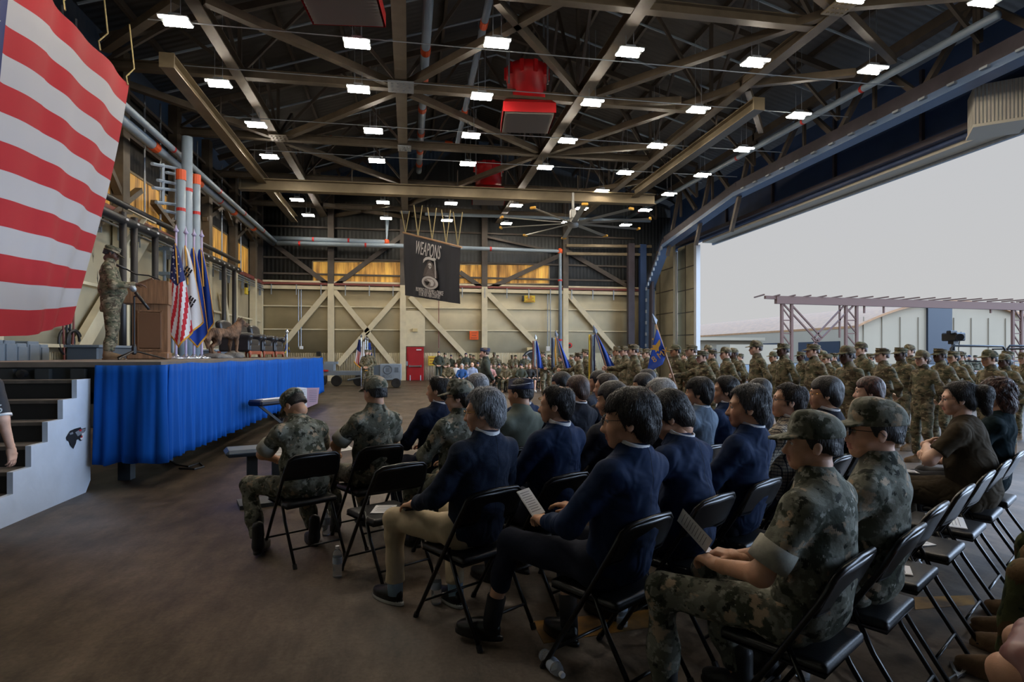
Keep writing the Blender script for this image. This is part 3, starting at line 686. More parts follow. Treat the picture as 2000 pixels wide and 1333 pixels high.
mat('banner_cloth',(58,60,68),.85,var=.08,vscale=3,stretch=(4,4,.3)); mat('banner_white',(206,204,206),.8); mat('banner_gray',(140,132,132),.8); mat('banner_mid',(98,90,90),.8); mat('rope_tan',(150,134,92),.8)
mat('fan_gray',(150,150,146),.4,metal=.4); mat('fan_tip',(226,170,60),.5)
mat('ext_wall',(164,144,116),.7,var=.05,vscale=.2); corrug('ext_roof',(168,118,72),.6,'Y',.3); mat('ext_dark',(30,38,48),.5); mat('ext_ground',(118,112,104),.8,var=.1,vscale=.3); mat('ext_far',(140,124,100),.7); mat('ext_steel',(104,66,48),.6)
mat('skirt_mauve',(150,108,104),.35,bump=.2,bscale=12); mat('bench_blue',(52,70,88),.45); mat('key_body',(20,28,50),.4)
mat('wolf_gray',(120,126,136),.6); mat('wolf_black',(22,24,30),.6); mat('eye_red',(190,30,36),.5); mat('white_paint',(215,218,222),.6)
def plastic():
    m=mat('bottle_clear',(235,242,248),.05); b=m.node_tree.nodes['Principled BSDF']; b.inputs['Transmission Weight'].default_value=.78; b.inputs['IOR'].default_value=1.25
    mat('bottle_label',(186,200,220),.4); mat('bottle_cap',(225,228,230),.4)
plastic()
# ---------------------------------------------------------------- room shell
XL,XR,YB,YN=-8.5,16.5,35.5,-12.0
ZG=5.6; RX,RZ=3.6,14.6; ZE=10.6
def roofz(x): return RZ-(RZ-ZE)*abs(x-RX)/((RX-XL) if x<RX else (18.0-RX))
struct('floor',MB().box(((XL+XR)/2,(YN+YB)/2,-.1),(XR-XL+1.2,YB-YN+.4,.2)),'floor_concrete','stained brown grey concrete hangar floor','floor')
m=MB(); m.poly([(XL,YB,ZE-.3),(XR+1.5,YB,ZE-.3),(XR+1.5,YB,roofz(XR+1.5)),(RX,YB,RZ),(XL,YB,ZE)],(0,.2,0),1)
m.box(((XL+XR+1.5)/2,YB+.1,(ZG+ZE-.3)/2),(XR+1.5-XL,.2,ZE-.3-ZG),1); m.box(((XL+XR)/2,YB+.1,(ZG+1.62)/2),(XR-XL,.2,ZG-1.62),0); m.box(((XL+XR)/2,YB+.1,.81),(XR-XL,.2,1.62),2)
struct('wall_back',m,['wall_cream','sheet_dark','wainscot_cream'],'back wall of cream panels below and dark sheeting above','floor')
m=MB(); m.box((XL-.1,(YN+YB)/2,ZG/2+.8),(.2,YB-YN,ZG-1.6),0); m.box((XL-.1,(YN+YB)/2,.8),(.2,YB-YN,1.6),2); m.box((XL-.1,(YN+YB)/2,(ZG+ZE)/2),(.2,YB-YN,ZE-ZG),1)
struct('wall_left',m,['wall_cream','sheet_dark_side','wainscot_cream_side'],'left wall of scuffed cream panels under dark sheeting','floor')
m=MB(); m.box(((XL+XR)/2,YN-.1,5.3),(XR-XL+2,.2,10.6),0); m.poly([(XL,YN,ZE),(XR+1.5,YN,ZE),(XR+1.5,YN,roofz(XR+1.5)),(RX,YN,RZ)],(0,-.2,0),0)
struct('wall_front',m,['sheet_dark'],'dark sheet wall behind the seated audience')
m=MB()
for x0,x1 in((XL,RX),(RX,18.0)):
    m.poly([(x0,YN-.2,roofz(x0)),(x1,YN-.2,roofz(x1)),(x1,YN-.2,roofz(x1)+.15),(x0,YN-.2,roofz(x0)+.15)],(0,YB-YN+.4,0))
struct('ceiling',m,'roof_sheet','dark sheet metal hangar roof overhead','ceiling')
# floor markings
def mark(px,lab):
    P=[PZ(x,y,0) for x,y in px]; m=MB(); m.poly([(p[0],p[1],.003) for p in P],(0,0,-.004)); return m
tag(mark([(1040,1215),(1062,1258),(1300,1222),(1290,1190)],0).build('floor_marking','paint_yellow'),'worn yellow paint patch on the floor under the seated man in navy','floor paint')
tag(mark([(1785,1168),(1788,1192),(1905,1182),(1900,1164)],0).build('floor_marking','paint_yellow'),'faded yellow paint strip on the floor behind the empty chairs','floor paint')
# ---- windows: amber translucent strips
WN=[0]
def windowq(P,off,lab):
    WN[0]+=1; P=[np.array(p) for p in P]; m=MB(); m.poly([p+off for p in P],np.array(off)*.6,0)
    c=sum(P)/4
    for i in range(4): m.beam(P[i]+np.array(off)*1.4,P[(i+1)%4]+np.array(off)*1.4,.07,.07,1)
    struct('window_%d'%WN[0],m,['window_amber','steel_tan'],lab,cat='window')
def bw(x0,x1,y0=514,y1=557): return [PY(x0,y1,YB),PY(x1,y1,YB),PY(x1,y0,YB),PY(x0,y0,YB)]
for (a,b,y0,lb) in[(611,643,511,'amber translucent window at the left end of the back wall'),(651,784,512,'wide amber translucent window left of the hanging black banner'),(896,944,517,'narrow amber translucent window right of the black banner'),(950,1072,517,'amber translucent window strip nearest the vertical grey pipe')]:
    windowq(bw(a,b,y0,555),(0,-.03,0),lb)
def lw(Y0,Y1,z0=5.75,z1=7.15): return [V(XL,Y0,z0),V(XL,Y1,z0),V(XL,Y1,z1),V(XL,Y0,z1)]
for Y0,Y1,lb in[(7,12.6,'amber window strip in the left wall behind the huge flag'),(12.9,18.6,'amber window strip beside the free edge of the huge flag'),(19.2,22.6,'amber window strip behind the dark pipe posts on the left wall'),(23.1,26.0,'amber window strip behind the three grey riser pipes'),(26.5,29.6,'amber window strip right of the grey riser pipes'),(30.3,33.2,'amber window strip nearest the back corner on the left wall')]:
    windowq(lw(Y0,Y1),(.03,0,0),lb)
# ---- back wall steel: columns, girts, braces
YW=YB-.12
def bb(x1,y1,x2,y2,w,mt,lab,off=0,kind='box',dep=.18):
    m=MB(); m.beam(PY(x1,y1,YW-off),PY(x2,y2,YW-off),w,dep,0,(0,1,0),kind); return trim(m,mt,lab)
for i,x in enumerate((507,646.5,787,946,1104)):
    p=PY(x,692,YW-.1); m=MB(); m.box((p[0],p[1],ZG/2),(.34,.3,ZG),0); m.box((p[0],p[1],(ZG+10.8)/2),(.34,.3,10.8-ZG),1)
    trim(m,['steel_cream','steel_dark'],'%s steel column from the left on the back wall'%nth(i))
for i,(y) in enumerate((601,645)):
    z=PY(800,y,YW)[2]; m=MB(); m.box(((XL+14)/2,YW+.04,z),(14-XL,.1,.07)); trim(m,'steel_cream','%s cream horizontal rail on the back wall'%['upper','lower'][i])
m=MB(); z=PY(800,559,YW)[2]; m.box(((XL+14.6)/2,YW-.15,z),(14.6-XL,.1,.12),0); m.box(((XL+14.6)/2,YW-.1,z-.22),(14.6-XL,.18,.2),1); m.box(((XL+14.6)/2,YW-.05,z+.13),(14.6-XL,.18,.1),1)
for k in range(17): m.box((XL+.8+1.35*k,YW-.25,z-.35),(.05,.05,.6),2)
trim(m,['red_pipe','steel_cream','galv'],'red sprinkler line and cream ledge along the back wall')
for i,y in enumerate((451,510,540)):
    z=PY(800,y,YW)[2]; m=MB(); m.box(((XL+14)/2,YW+.02,z),(14-XL,.14,.1)); trim(m,'steel_dark','%s dark horizontal rail on the upper back wall'%nth(i))
LB=[(644,566,556,670),(651,566,718,648),(718,650,783,730),(786,569,660,713),(801,580,910,696),(951,572,1050,676),(1110,576,1200,682)]
for i,b in enumerate(LB): bb(*b,.3,'steel_cream','%s cream diagonal brace from the left on the lower back wall'%nth(i),.05)
UB=[(535,477,643,558),(657,557,790,457),(898,532,943,564),(955,564,1094,499),(1108,492,1250,574),(948,463,1100,496)]
for i,b in enumerate(UB): bb(*b,.26 if i<5 else .12,'steel_dark','%s dark diagonal brace from the left on the upper back wall'%nth(i),.05)
for i,y in enumerate((484,496)): bb(1106,y-4 if i==0 else y,1272,y+2 if i else y-2,.16,'steel_tan','%s tan strut at the right end of the back wall'%['upper','lower'][i],.5)
# red personnel door
D0,D1=PY(797,743,YW),PY(825,680,YW); dw=D1[0]-D0[0]; dz=D1[2]
m=MB(); m.box(((D0[0]+D1[0])/2,YW-.02,dz/2),(dw+.16,.14,dz+.1)); o=struct('door_1',m,'door_red','red personnel door in the back wall',cat='door')
cx=(D0[0]+D1[0])/2
def part(mb,n,mt,par,smooth=False): return mb.build(n,mt,par,smooth)
part(MB().box((cx,YW-.115,dz*.49),(dw,.05,dz*.97)),'door_leaf','door_red',o)
part(MB().box((cx,YW-.19,dz*.44),(dw*.8,.07,.07)).box((cx-dw*.4,YW-.17,dz*.44),(.07,.07,.14)).box((cx+dw*.4,YW-.17,dz*.44),(.07,.07,.14)),'panic_bar','steel_bright',o)
part(MB().box((cx+dw*.25,YW-.18,dz*.94),(dw*.35,.08,.06)),'door_closer','trim_white',o)
for s in(-1,1): part(MB().tube([(cx+s*dw*.36,YW-.2,.28),(cx+s*dw*.36,YW-.35,.28),(cx+s*dw*.36,YW-.4,-.0)],.03,0,8),'kick_stop','galv',o)
m=MB().box((cx,YW-.02,dz+1.15),(dw+.3,.12,2.1)); trim(m,'steel_cream','cream panel above the red door')
def plate(n,x0,y0,x1,y1,mt,lab,cat,Y=YW-.1,dep=.05):
    a,b=PY(x0,y0,Y),PY(x1,y1,Y); o=MB().box(((a[0]+b[0])/2,Y,(a[2]+b[2])/2),(b[0]-a[0],dep,a[2]-b[2]),0,None,.01).build(n,mt); return tag(o,lab,cat),a,b
def lines(par,a,b,Y,rows,mt='sign_ink'):
    m=MB(); w=b[0]-a[0]; h=a[2]-b[2]
    for r,(u0,u1) in enumerate(rows):
        z=a[2]-h*(r+.7)/(len(rows)+.4); m.box((a[0]+w*(u0+u1)/2,Y,z),(w*(u1-u0),.012,h*.09))
    m.build('lettering',mt,par)
o,a,b=plate('notice_sign',917,647,934.5,664,'sign_orange','square orange sign on the back wall','sign'); lines(o,a,b,YW-.13,[(.2,.8),(.25,.75),(.15,.85)])
o,a,b=plate('notice_sign',836.5,696,851,714.5,'sign_yellow','yellow sign low on the back wall right of the red door','sign'); lines(o,a,b,YW-.13,[(.1,.9),(.2,.8),(.15,.85)])
o,a,b=plate('notice_sign',1023.5,577.5,1045,591,'sign_yellow','yellow sign high on the back wall beside a black device','sign'); lines(o,a,b,YW-.13,[(.3,.7),(.15,.85),(.3,.7),(.1,.9)])
plate('alarm_device',1019.5,578,1023.5,588,'black_plastic','small black device left of the high yellow sign','device',YW-.12,.12)
plate('exit_light',805.5,642,815.5,648.5,'cream_box','cream emergency light box above the red door','light',YW-.16,.14)
plate('switch_box',789.5,706,796.5,715,'galv','grey switch box left of the red door','box',YW-.14,.12)
plate('switch_box',1066.5,677,1073.5,686,'trim_white','pale switch box on the back wall behind the flag bearers','box',YW-.14,.12)
plate('switch_box',585,676.5,592,682.5,'trim_white','pale socket box on the back wall above the far stage end','box',YW-.14,.12)
plate('wall_vent',618,687,627,696,'black_plastic','small dark valve on the ribbed back wall beyond the stage','vent',YW-.14,.1)
plate('junction_box',1029,679,1049,686,'cream_box','long cream box on the back wall behind the crowd','box',YW-.14,.14)
t=thing('alarm_horn','red round alarm horn beside the vertical grey pipe','alarm',PY(1112,675,YW-.15)); part(MB().lathe([(.05,-.05),(.17,.0),(.17,.06),(.05,.08)],(0,0,0),14,0,rotm(90,0,0)),'horn','band_red',t,True); part(MB().lathe([(.0,.081),(.09,.082)],(0,0,0),12,0,rotm(90,0,0)),'horn_mouth','black_plastic',t)
o=MB().lathe([(.62,-.03),(.62,.03),(0.02,.035)],PY(1040,703,YW-.7),24,0,rotm(90,0,0)).build('emblem_disc','black_plastic'); tag(o,'dark round emblem board standing behind the seated crowd','emblem')
m=MB(); pc=PY(1040,703,YW-.74)
m.tube([pc+V(.5*math.cos(t),0,.5*math.sin(t)) for t in np.linspace(0,6.2832,24,endpoint=False)],.04,0,5,closed=True)
for s in(-1,1): m.poly([pc+V(0,0,-.1),pc+V(s*.3,0,.25),pc+V(s*.36,0,.0),pc+V(s*.12,0,-.3)],(0,-.02,0))
m.build('emblem_design','galv',o)
m=MB().beam(PY(1040,703,YW-.7)-V(0,0,.6),V(*PY(1040,703,YW-.7)[:2],0),.08,.08).build('stand','black_plastic',o)
# conduits on back wall
for i,x in enumerate((583,588,857,1069.5,1075)):
    p=PY(x,692,YW-.08); m=MB().tube([(p[0],p[1],1.9),(p[0],p[1],ZG-.2)],.025,0,6); tag(m.build('conduit','red_pipe' if x==857 else 'galv'),'%s thin conduit from the left on the back wall'%nth(i),'conduit')
# ---- left wall steel
XW=XL+.12
def lb(x1,y1,x2,y2,w,mt,lab,off=0,dep=.2): 
    m=MB(); m.beam(PX(x1,y1,XW+off),PX(x2,y2,XW+off),w,dep,0,(1,0,0)); return trim(m,mt,lab)
for i,Y in enumerate((9.3,13.4,18.85,22.85,26.25,29.95,33.6)):
    m=MB(); m.box((XW+.1,Y,ZG/2),(.3,.34,ZG),0); m.box((XW+.1,Y,(ZG+10.4)/2),(.3,.42,10.4-ZG),1); trim(m,['steel_cream','steel_brown'],'%s steel column from the front on the left wall'%nth(i))
lb(140,707,282,462,.42,'steel_cream','broad cream diagonal brace behind the speaker',.1); lb(435,573,452,690,.3,'steel_cream','cream diagonal brace behind the wolf mount',.1)
for i,(a,b,c,d) in enumerate([(212,330,262,447),(185,440,272,372),(300,395,345,455),(372,395,330,432),(420,352,452,440),(400,428,445,395),(470,430,500,480),(455,470,500,425)]): lb(a,b,c,d,.16,'steel_brown','%s thin dark brace from the front on the upper left wall'%nth(i),.12)
m=MB(); m.box((XW+.1,(5+YB)/2,5.62),(.2,YB-5,.14),0)
for k in range(4): m.tube([(XW+.22,5,5.5-.11*k),(XW+.22,YB-.2,5.5-.11*k)],.028,1 if k else 0,6)
for k in range(26): m.box((XW+.16,6+1.15*k,5.2),(.12,.04,.75),1)
trim(m,['red_pipe','galv'],'bundle of red and grey conduits along the left wall')
for i,z in enumerate((1.75,3.4)): trim(MB().box((XW+.05,(4+YB)/2,z),(.1,YB-4,.08)),'steel_cream','%s cream rail along the left wall'%['lower','upper'][i])
for i,z in enumerate((8.1,9.4)): trim(MB().box((XW+.05,(4+YB)/2,z),(.14,YB-4,.1)),'steel_dark','%s dark rail along the left wall'%['lower','upper'][i])
for i,Y in enumerate((15.9,16.5,20.4,21.6,25.1,28.2,31.2)): trim(MB().tube([(XW+.1,Y,5.6),(XW+.1,Y,10)],.03,0,6),'galv','%s thin upright conduit from the front on the upper left wall'%nth(i))
# paint scars on the left wall
m=MB()
for k in range(46):
    Y=random.uniform(9,20); z=random.uniform(2.3,5.0); w=random.uniform(.02,.07); h=random.uniform(.05,.3)
    m.poly([(XL+.006,Y+w*random.uniform(-1,1),z+h*random.uniform(-1,1)) for _ in range(5)],(.002,0,0))
trim(m,'sheet_dark','dark flaked paint scars on the left wall')
# ---- right: door header, girder, leaves
XH=16.5; ZH=7.9; YD=31.7
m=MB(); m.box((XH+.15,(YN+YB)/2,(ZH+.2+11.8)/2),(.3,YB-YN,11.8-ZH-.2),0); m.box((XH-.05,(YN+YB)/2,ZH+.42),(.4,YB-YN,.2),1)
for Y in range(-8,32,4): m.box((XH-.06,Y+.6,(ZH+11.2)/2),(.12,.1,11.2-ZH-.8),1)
struct('wall_right',m,['header_haze_navy','header_rust_haze'],'header coloured navy for haze above the open hangar door',cat='wall')
m=MB(); m.box((XH+.55,(YN+YD)/2,ZH+.2),(.7,YD-YN,.22),0); m.box((XH+.86,(YN+YD)/2,ZH+.08),(.12,YD-YN,.2),1)
trim(m,['soffit_cream','galv'],'cream door track soffit along the top of the opening')
# lower girder with flange, bending down to the back column
XGI=14.6; ZF=8.75; gp=[(XGI,YN,ZF),(XGI,YB-7.3,ZF),(XGI,YB-2.5,6.6),(XGI,YB-1.2,5.0),(XGI,YB-.9,0)]
gp[1]=tuple(PX(1441,386,XGI)); gp[2]=tuple(PX(1300,486,XGI)); gp[3]=tuple(PX(1270,565,XGI)); gp[4]=(XGI,gp[3][1]+.15,0)
gp[0]=(XGI,YN,gp[1][2])
m=MB()
for a,b in zip(gp,gp[1:]): m.beam(V(*a)+V(0,0,.12 if a is not gp[3] else 0),V(*b)+V(0,0,.12 if b is not gp[4] else 0),.5,.2,0,(0,.2,1)); m.beam(V(*a)+V(-.05,-.25 if a is gp[3] else 0,.42),V(*b)+V(-.05,-.25 if a is gp[3] else 0,.42),.12,.55,1,(0,.2,1))
a,b=np.array(gp[0]),np.array(gp[1])
for k in range(40): m.box(a+(b-a)*(k/40)+V(-.3,0,.16),(.1,.22,.06),2)
for a,b in((2,3),(3,4)):
    for k in range(8): m.box(np.array(gp[a])+(np.array(gp[b])-np.array(gp[a]))*(k/8)+V(-.3,-.1,0),(.08,.1,.2),2)
trim(m,['flange_blue','header_rust_haze','galv'],'blue grey door girder that bends down to the back column')
m=MB(); zt=10.8; L=gp[1][1]
m.beam((XGI,YN,zt),(XGI,YB,zt),.3,.3,0); k=0; Y=-9.0
while Y<L+4: 
    m.beam((XGI,Y,ZF+.3),(XGI,Y+1.7,zt),.16,.16,0); m.beam((XGI,Y+1.7,zt),(XGI,Y+3.4,ZF+.3 if Y+3.4<L else 7.2),.16,.16,0); m.beam((XGI,Y+1.7,zt),(XGI,Y+1.7,ZF+.3),.1,.1,0); Y+=3.4
trim(m,['steel_dark'],'dark lattice of the truss above the door girder')
for i,(x0,y0,x1,y1) in enumerate([(1255,520,1262,690),(1232,580,1238,690)]):
    p=PY(x0,692,YB-.6-.2*i); trim(MB().box((p[0],p[1],4.2),(.4,.3,8.4)),'header_rust_haze' if i else 'header_haze_navy','%s dark post at the right end of the back wall'%['thick','slim'][i])
# stacked door leaves
def leaf(x0,x1,ztop,X,mt,lab,i):
    Y0,Y1=PX(x0,692,X)[1],PX(x1,692,X)[1]; m=MB(); m.box((X,(Y0+Y1)/2,ztop/2),(.14,abs(Y0-Y1),ztop),0)
    for k in range(1,6): m.box((X-.08,(Y0+Y1)/2,ztop*k/6),(.03,abs(Y0-Y1),.05),1)
    m.box((X-.08,(Y0+Y1)/2,ztop/2),(.03,.05,ztop),1)
    o=struct('door_%d'%i,m,[mt,'steel_dark'],lab,cat='door'); return Y0,Y1
leaf(1357,1326,ZH+.2,16.45,'door_panel','open hangar door leaf at the edge of the opening',2)
leaf(1317,1268,ZH+.2,15.6,'door_panel','open hangar door leaf stacked beside the back corner',3)
p=PX(1361.5,692,16.5); trim(MB().box((16.5,p[1],ZH/2),(.25,.28,ZH)),'trim_white','pale leading edge post of the open door')
p=PX(1320,692,16.1); m=MB()
for dx in(-.09,.09): m.box((16.1,p[1]+dx,ZH/2+.0),(.1,.09,ZH-.2),0)
m.box((16.1,p[1],ZH/2),(.04,.1,ZH-.2),1); trim(m,['trim_white','black_plastic'],'pale twin guide rail between the two door leaves')
# corrugated housing at the door top
a,b=PD(1913,158,15.9),PD(1996,236,15.9); c=(a+b)/2; hR=rotm(0,0,-40)
o=MB().box(c+hR@V(0,.55,0),(1.14,1.1,abs(a[2]-b[2])),0,hR).box(c+hR@V(0,.55,-abs(a[2]-b[2])/2-.04),(1.2,1.2,.08),1,hR).build('door_motor_housing',['sheet_pale','soffit_cream']); tag(o,'pale corrugated housing at the top of the door opening','housing')
# ---- roof steelwork
ZC=9.6; BM=[('left',)]
def ch(x1,y1,x2,y2,w,h,lab,mt='steel_brown',kind='box',Z=ZC,ext=0):
    a,b=PZ(x1,y1,Z),PZ(x2,y2,Z); trim(MB().beam(a,b,w,h,0,(0,0,1),kind),mt,lab)
for i,X in enumerate((-4.8,-.25,5.25,9.8)):
    Y1=33.4 if i<3 else 26; m=MB().beam((X,-6,ZC),(X,YB-.3,ZC),.34 if i in(1,2) else .3,.3,0,(0,0,1),'I'); trim(m,'steel_brown','%s long roof chord running to the back wall, counted from the left'%nth(i))
YT=[7.8,12.9,18,23,28.1,33.2]; XS=[-8.4,-4.8,-.25,5.25,9.8,14.5]
for j,Y in enumerate(YT):
    m=MB(); m.beam((XL,Y,ZC),(9.8,Y,ZC),.24,.26,0,(0,0,1),'I'); trim(m,'steel_brown','%s cross chord of the roof trusses from the front'%nth(j))
    m=MB(); X=XL+.3; k=0
    for q in range(len(XS)-1):
        x0,x1=XS[q],XS[q+1]; xm=(x0+x1)/2; zt=lambda x: roofz(x)-.35
        m.beam((x0,Y,ZC),(xm,Y,zt(xm)),.09,.09); m.beam((xm,Y,zt(xm)),(x1,Y,ZC),.09,.09); m.beam((x1,Y,ZC),(x1,Y,zt(x1)),.1,.1)
        m.beam((x0,Y,zt(x0)),(x1,Y,zt(x1)),.16,.2) if not(x0<RX<x1) else (m.beam((x0,Y,zt(x0)),(RX,Y,zt(RX)),.16,.2),m.beam((RX,Y,zt(RX)),(x1,Y,zt(x1)),.16,.2))
    trim(m,'steel_dark','%s roof truss web rising from its cross chord, from the front'%nth(j))
# longitudinal webs
for i,X in enumerate((-4.8,-.25,5.25,9.8)):
    m=MB()
    for j in range(len(YT)-1):
        ym=(YT[j]+YT[j+1])/2; zt=roofz(X)-.35; m.beam((X,YT[j],ZC),(X,ym,zt),.09,.09); m.beam((X,ym,zt),(X,YT[j+1],ZC),.09,.09)
    trim(m,'steel_dark','%s lengthwise web of slim diagonals under the roof, from the left'%nth(i))
# purlins and lateral pipes
for i,x in enumerate(np.linspace(XL+1,17,15)):
    z=roofz(x)-.12; trim(MB().box((x,(YN+YB)/2,z),(.1,YB-YN,.2)),'steel_dark','%s roof purlin from the left'%nth(i))
for i,Y in enumerate((9.5,11.5,14,16.2,19.2,21.3,24.4,26.7,29.5,32)):
    m=MB().tube([(XL+.4,Y,roofz(XL+.4)-.5),(RX,Y,RZ-.5),(15.5,Y,roofz(15.5)-.5)],.04,0,6); tag(m.build('sprinkler_branch_pipe','pipe_bluegray'),'%s thin sprinkler pipe following the roof slope, from the front'%nth(i),'pipe')
# diagonal braces in the chord plane, traced
DG=[(398,0,775,168),(1095,0,795,165),(775,178,556,268),(800,182,1048,294),(205,95,345,0),(240,162,542,268),(553,275,785,358),(1055,300,800,398),(560,282,640,445),(630,400,788,424),(760,400,620,430),(805,420,940,460),
    (1142,192,1640,18),(1064,300,1448,168),(1148,205,1330,196),(1070,300,1290,285),(1650,22,1745,118),(1630,18,1560,-40),(1640,12,2000,-20),(1455,165,1670,142),(1455,158,1640,20),(1460,172,1486,255),(1000,398,1270,352),(970,0,1130,182)]
for i,b in enumerate(DG): ch(*b,.2 if i<14 else .17,.2,'%s diagonal brace in the plane of the roof chords'%nth(i),'steel_brown','box')
def gusset(px,py,w,l,lab,mt='galv'):
    p=PZ(px,py,ZC-.2); m=MB().box(p,(w,l,.03))
    for k in range(4):
        for q in range(3): m.box(p+V((k-1.5)*w*.22,(q-1)*l*.3,-.02),(.05,.05,.03))
    trim(m,mt,lab)
gusset(783,170,.75,.75,'bright bolted joint plate at the middle of the roof'); gusset(790,290,.5,.6,'small bolted plate on the middle roof chord'); gusset(1640,16,.55,.55,'bolted joint plate at the upper right of the roof','steel_tan'); gusset(545,270,.6,.7,'brown joint plate left of the middle roof chord','steel_brown'); gusset(790,415,.5,.5,'small bolted plate near the back wall')
# crane beams
def cran(x1,y1,x2,y2,w,h,lab,Z,n):
    a,b=PZ(x1,y1,Z),PZ(x2,y2,Z); t=thing(n,lab,'beam',(a+b)/2); q=(a+b)/2
    MB().beam(a-q,b-q,w,h,0,(0,0,1),'I').build('beam','steel_tan',t); d=(b-a)/np.linalg.norm(b-a)
    MB().beam(a-q-d*.03,a-q+d*.03,w*1.05,h*1.05,0).build('end_plate','steel_tan',t)
    for f in(.25,.5,.8): p=a+(b-a)*f-q; MB().tube([p+V(0,0,h/2),p+V(0,0,1.0)],.03,0,6).build('hanger','steel_dark',t)
cran(326,118,575,428,.34,.36,'tan crane runway beam hanging at upper left of the roof',9.0,'crane_runway_beam')
cran(1482,203,1240,378,.34,.36,'tan crane runway beam hanging at right below the roof chords',9.0,'crane_runway_beam')
cran(470,360,1278,391,.4,.48,'long tan bridge crane beam crossing the hangar',8.75,'crane_bridge_beam')
# gray pipes at left and back
def pipe(n,pts,r,lab,bands=(),mt='pipe_bluegray',parent=None,elbow=()):
    P=[np.asarray(p,float) for p in pts]; t=thing(n,lab,'pipe',P[0]); q=P[0]
    MB().tube([p-q for p in P],r,0,12).build('pipe_run',mt,t,True)
    for f,mt2 in bands:
        L=np.cumsum([0]+[np.linalg.norm(b-a) for a,b in zip(P,P[1:])]); s=f*L[-1]; i=min(max(np.searchsorted(L,s)-1,0),len(P)-2); d=(P[i+1]-P[i])/np.linalg.norm(P[i+1]-P[i]); c=P[i]+d*(s-L[i])-q; w=.16 if mt2=='band_orange' else .05
        MB().tube([c-d*w,c+d*w],r*(1.12 if mt2=='band_orange' else 1.04),0,12).build('band',mt2,t)
    for i in elbow: MB().lathe([(r*.3,-r*1.4),(r*1.2,-r*.8),(r*1.25,.0),(r*1.2,r*.8),(r*.3,r*1.4)],P[i]-q,12).build('elbow','band_orange',t,True)
    return t
Xp=XL+1.15
pipe('sprinkler_main_pipe',[V(Xp,8,PX(245,208,Xp)[2]),PX(245,208,Xp),PX(541,475,Xp)],.1,'upper pale grey pipe running along the left wall',[(f,'band_red') for f in(.3,.45,.62,.75,.88)])
Xq=XL+.85
pipe('sprinkler_main_pipe',[V(Xq,8,PX(240,236,Xq)[2]),PX(240,236,Xq),PX(533,476,Xq)],.15,'lower thick pale grey pipe along the left wall',[(.42,'band_orange'),(.56,'band_orange'),(.72,'band_orange'),(.84,'band_orange'),(.5,'band_red'),(.65,'band_red')])
for x,yt,r,lab,bd in[(353.5,338,.13,'left riser pipe of three behind the stage flags',.01),(365.5,268,.16,'tallest riser pipe of three behind the stage flags',.2),(383,347,.13,'right riser pipe of three behind the stage flags',.01)]:
    p=PX(x,yt,XL+1.5 if x<380 else XL+1.6); pipe('riser_pipe',[p,(p[0],p[1],0)],r,lab,[(bd,'band_orange'),(.16,'band_red')] if bd<.1 else [(bd,'band_red')])
YP=YB-1.0
pipe('sprinkler_main_pipe',[PY(541,475,YP),PY(790,481,YP),PY(1094,491,YP),V(*PY(1094,491,YP)[:2],0)],.13,'long grey pipe across the back wall turning down at its end',[(f,'band_red') for f in(.05,.2,.33,.5,.75,.9)],elbow=(2,))
pipe('sprinkler_main_pipe',[PY(527,465,YP+.1),PY(755,473,YP+.1),PY(756,427,YP+.1)],.13,'short grey pipe above the long one on the back wall',[(.3,'band_red'),(.55,'band_red')],elbow=(1,))
pipe('sprinkler_main_pipe',[PZ(839,-40,10.2),PZ(818,335,10.2)],.13,'grey pipe hanging along the roof left of the red heaters',[(f,'band_orange') for f in(.22,.34,.5,.66,.8,.92)])
pipe('sprinkler_main_pipe',[PZ(958,-10,10.4),PZ(893,282,10.4),PZ(786,273,10.4)],.1,'grey pipe running beside the red heater then turning left',[(f,'band_orange') for f in(.1,.55,.85)],elbow=(1,))
pipe('sprinkler_main_pipe',[PZ(440,263,10.0),PZ(780,277,10.0)],.13,'grey cross pipe left of the middle roof chord',[(.6,'band_red')])
pipe('sprinkler_main_pipe',[PX(1215,432,13.6),PX(1950,28,13.6)],.1,'grey pipe high beside the door truss at right',[(f,'band_red') for f in(.12,.3,.55,.72,.83)])
pipe('sprinkler_main_pipe',[PY(830,418,YP-2),PY(1270,432,YP-2)],.09,'slim grey pipe high above the black banner',())
# dark pipe rack on left wall
m=thing('pipe_rack','black double pipe on posts in front of the left wall','pipe rack',(0,0,0)); Xk=XL+.9
a,b=PX(236,398,Xk),PX(466,512,Xk); aa=V(Xk,9,PX(150,352,Xk)[2])
for k,dz in enumerate((0,-.42)): MB().tube([V(Xk,9,a[2]+dz),a+V(0,0,dz),b+V(0,0,dz*.9)],.125 if k else .085,0,10).build('pipe_run','pipe_black',m,True)
for x,xx in((240,Xk),(262,Xk),(303,Xk),(437.5,Xk),(457.5,Xk)): p=PX(x,692,xx); MB().tube([(p[0],p[1],0),(p[0],p[1],a[2]-.2)],.09,0,10).build('post','pipe_black',m,True)
mm=MB()
for k in range(18):
    f=k/17; p=a+(b-a)*f; mm.box(p+V(.16,0,-.42),(.02,.12,.05))
mm.build('pipe_marks','mark_white',m)
for i,(x,y) in enumerate([(285,432),(394,482)]):
    p=PX(x,y,Xk); mm=MB().beam(p+V(0,0,.1),p+V(-.8,0,.1),.12,.12).beam(p+V(0,0,.1),p+V(-.8,-.1,-1.1),.1,.1).beam(p+V(0,-1.2,.1),p+V(0,.6,.1),.1,.1); mm.build('bracket','steel_cream',m)
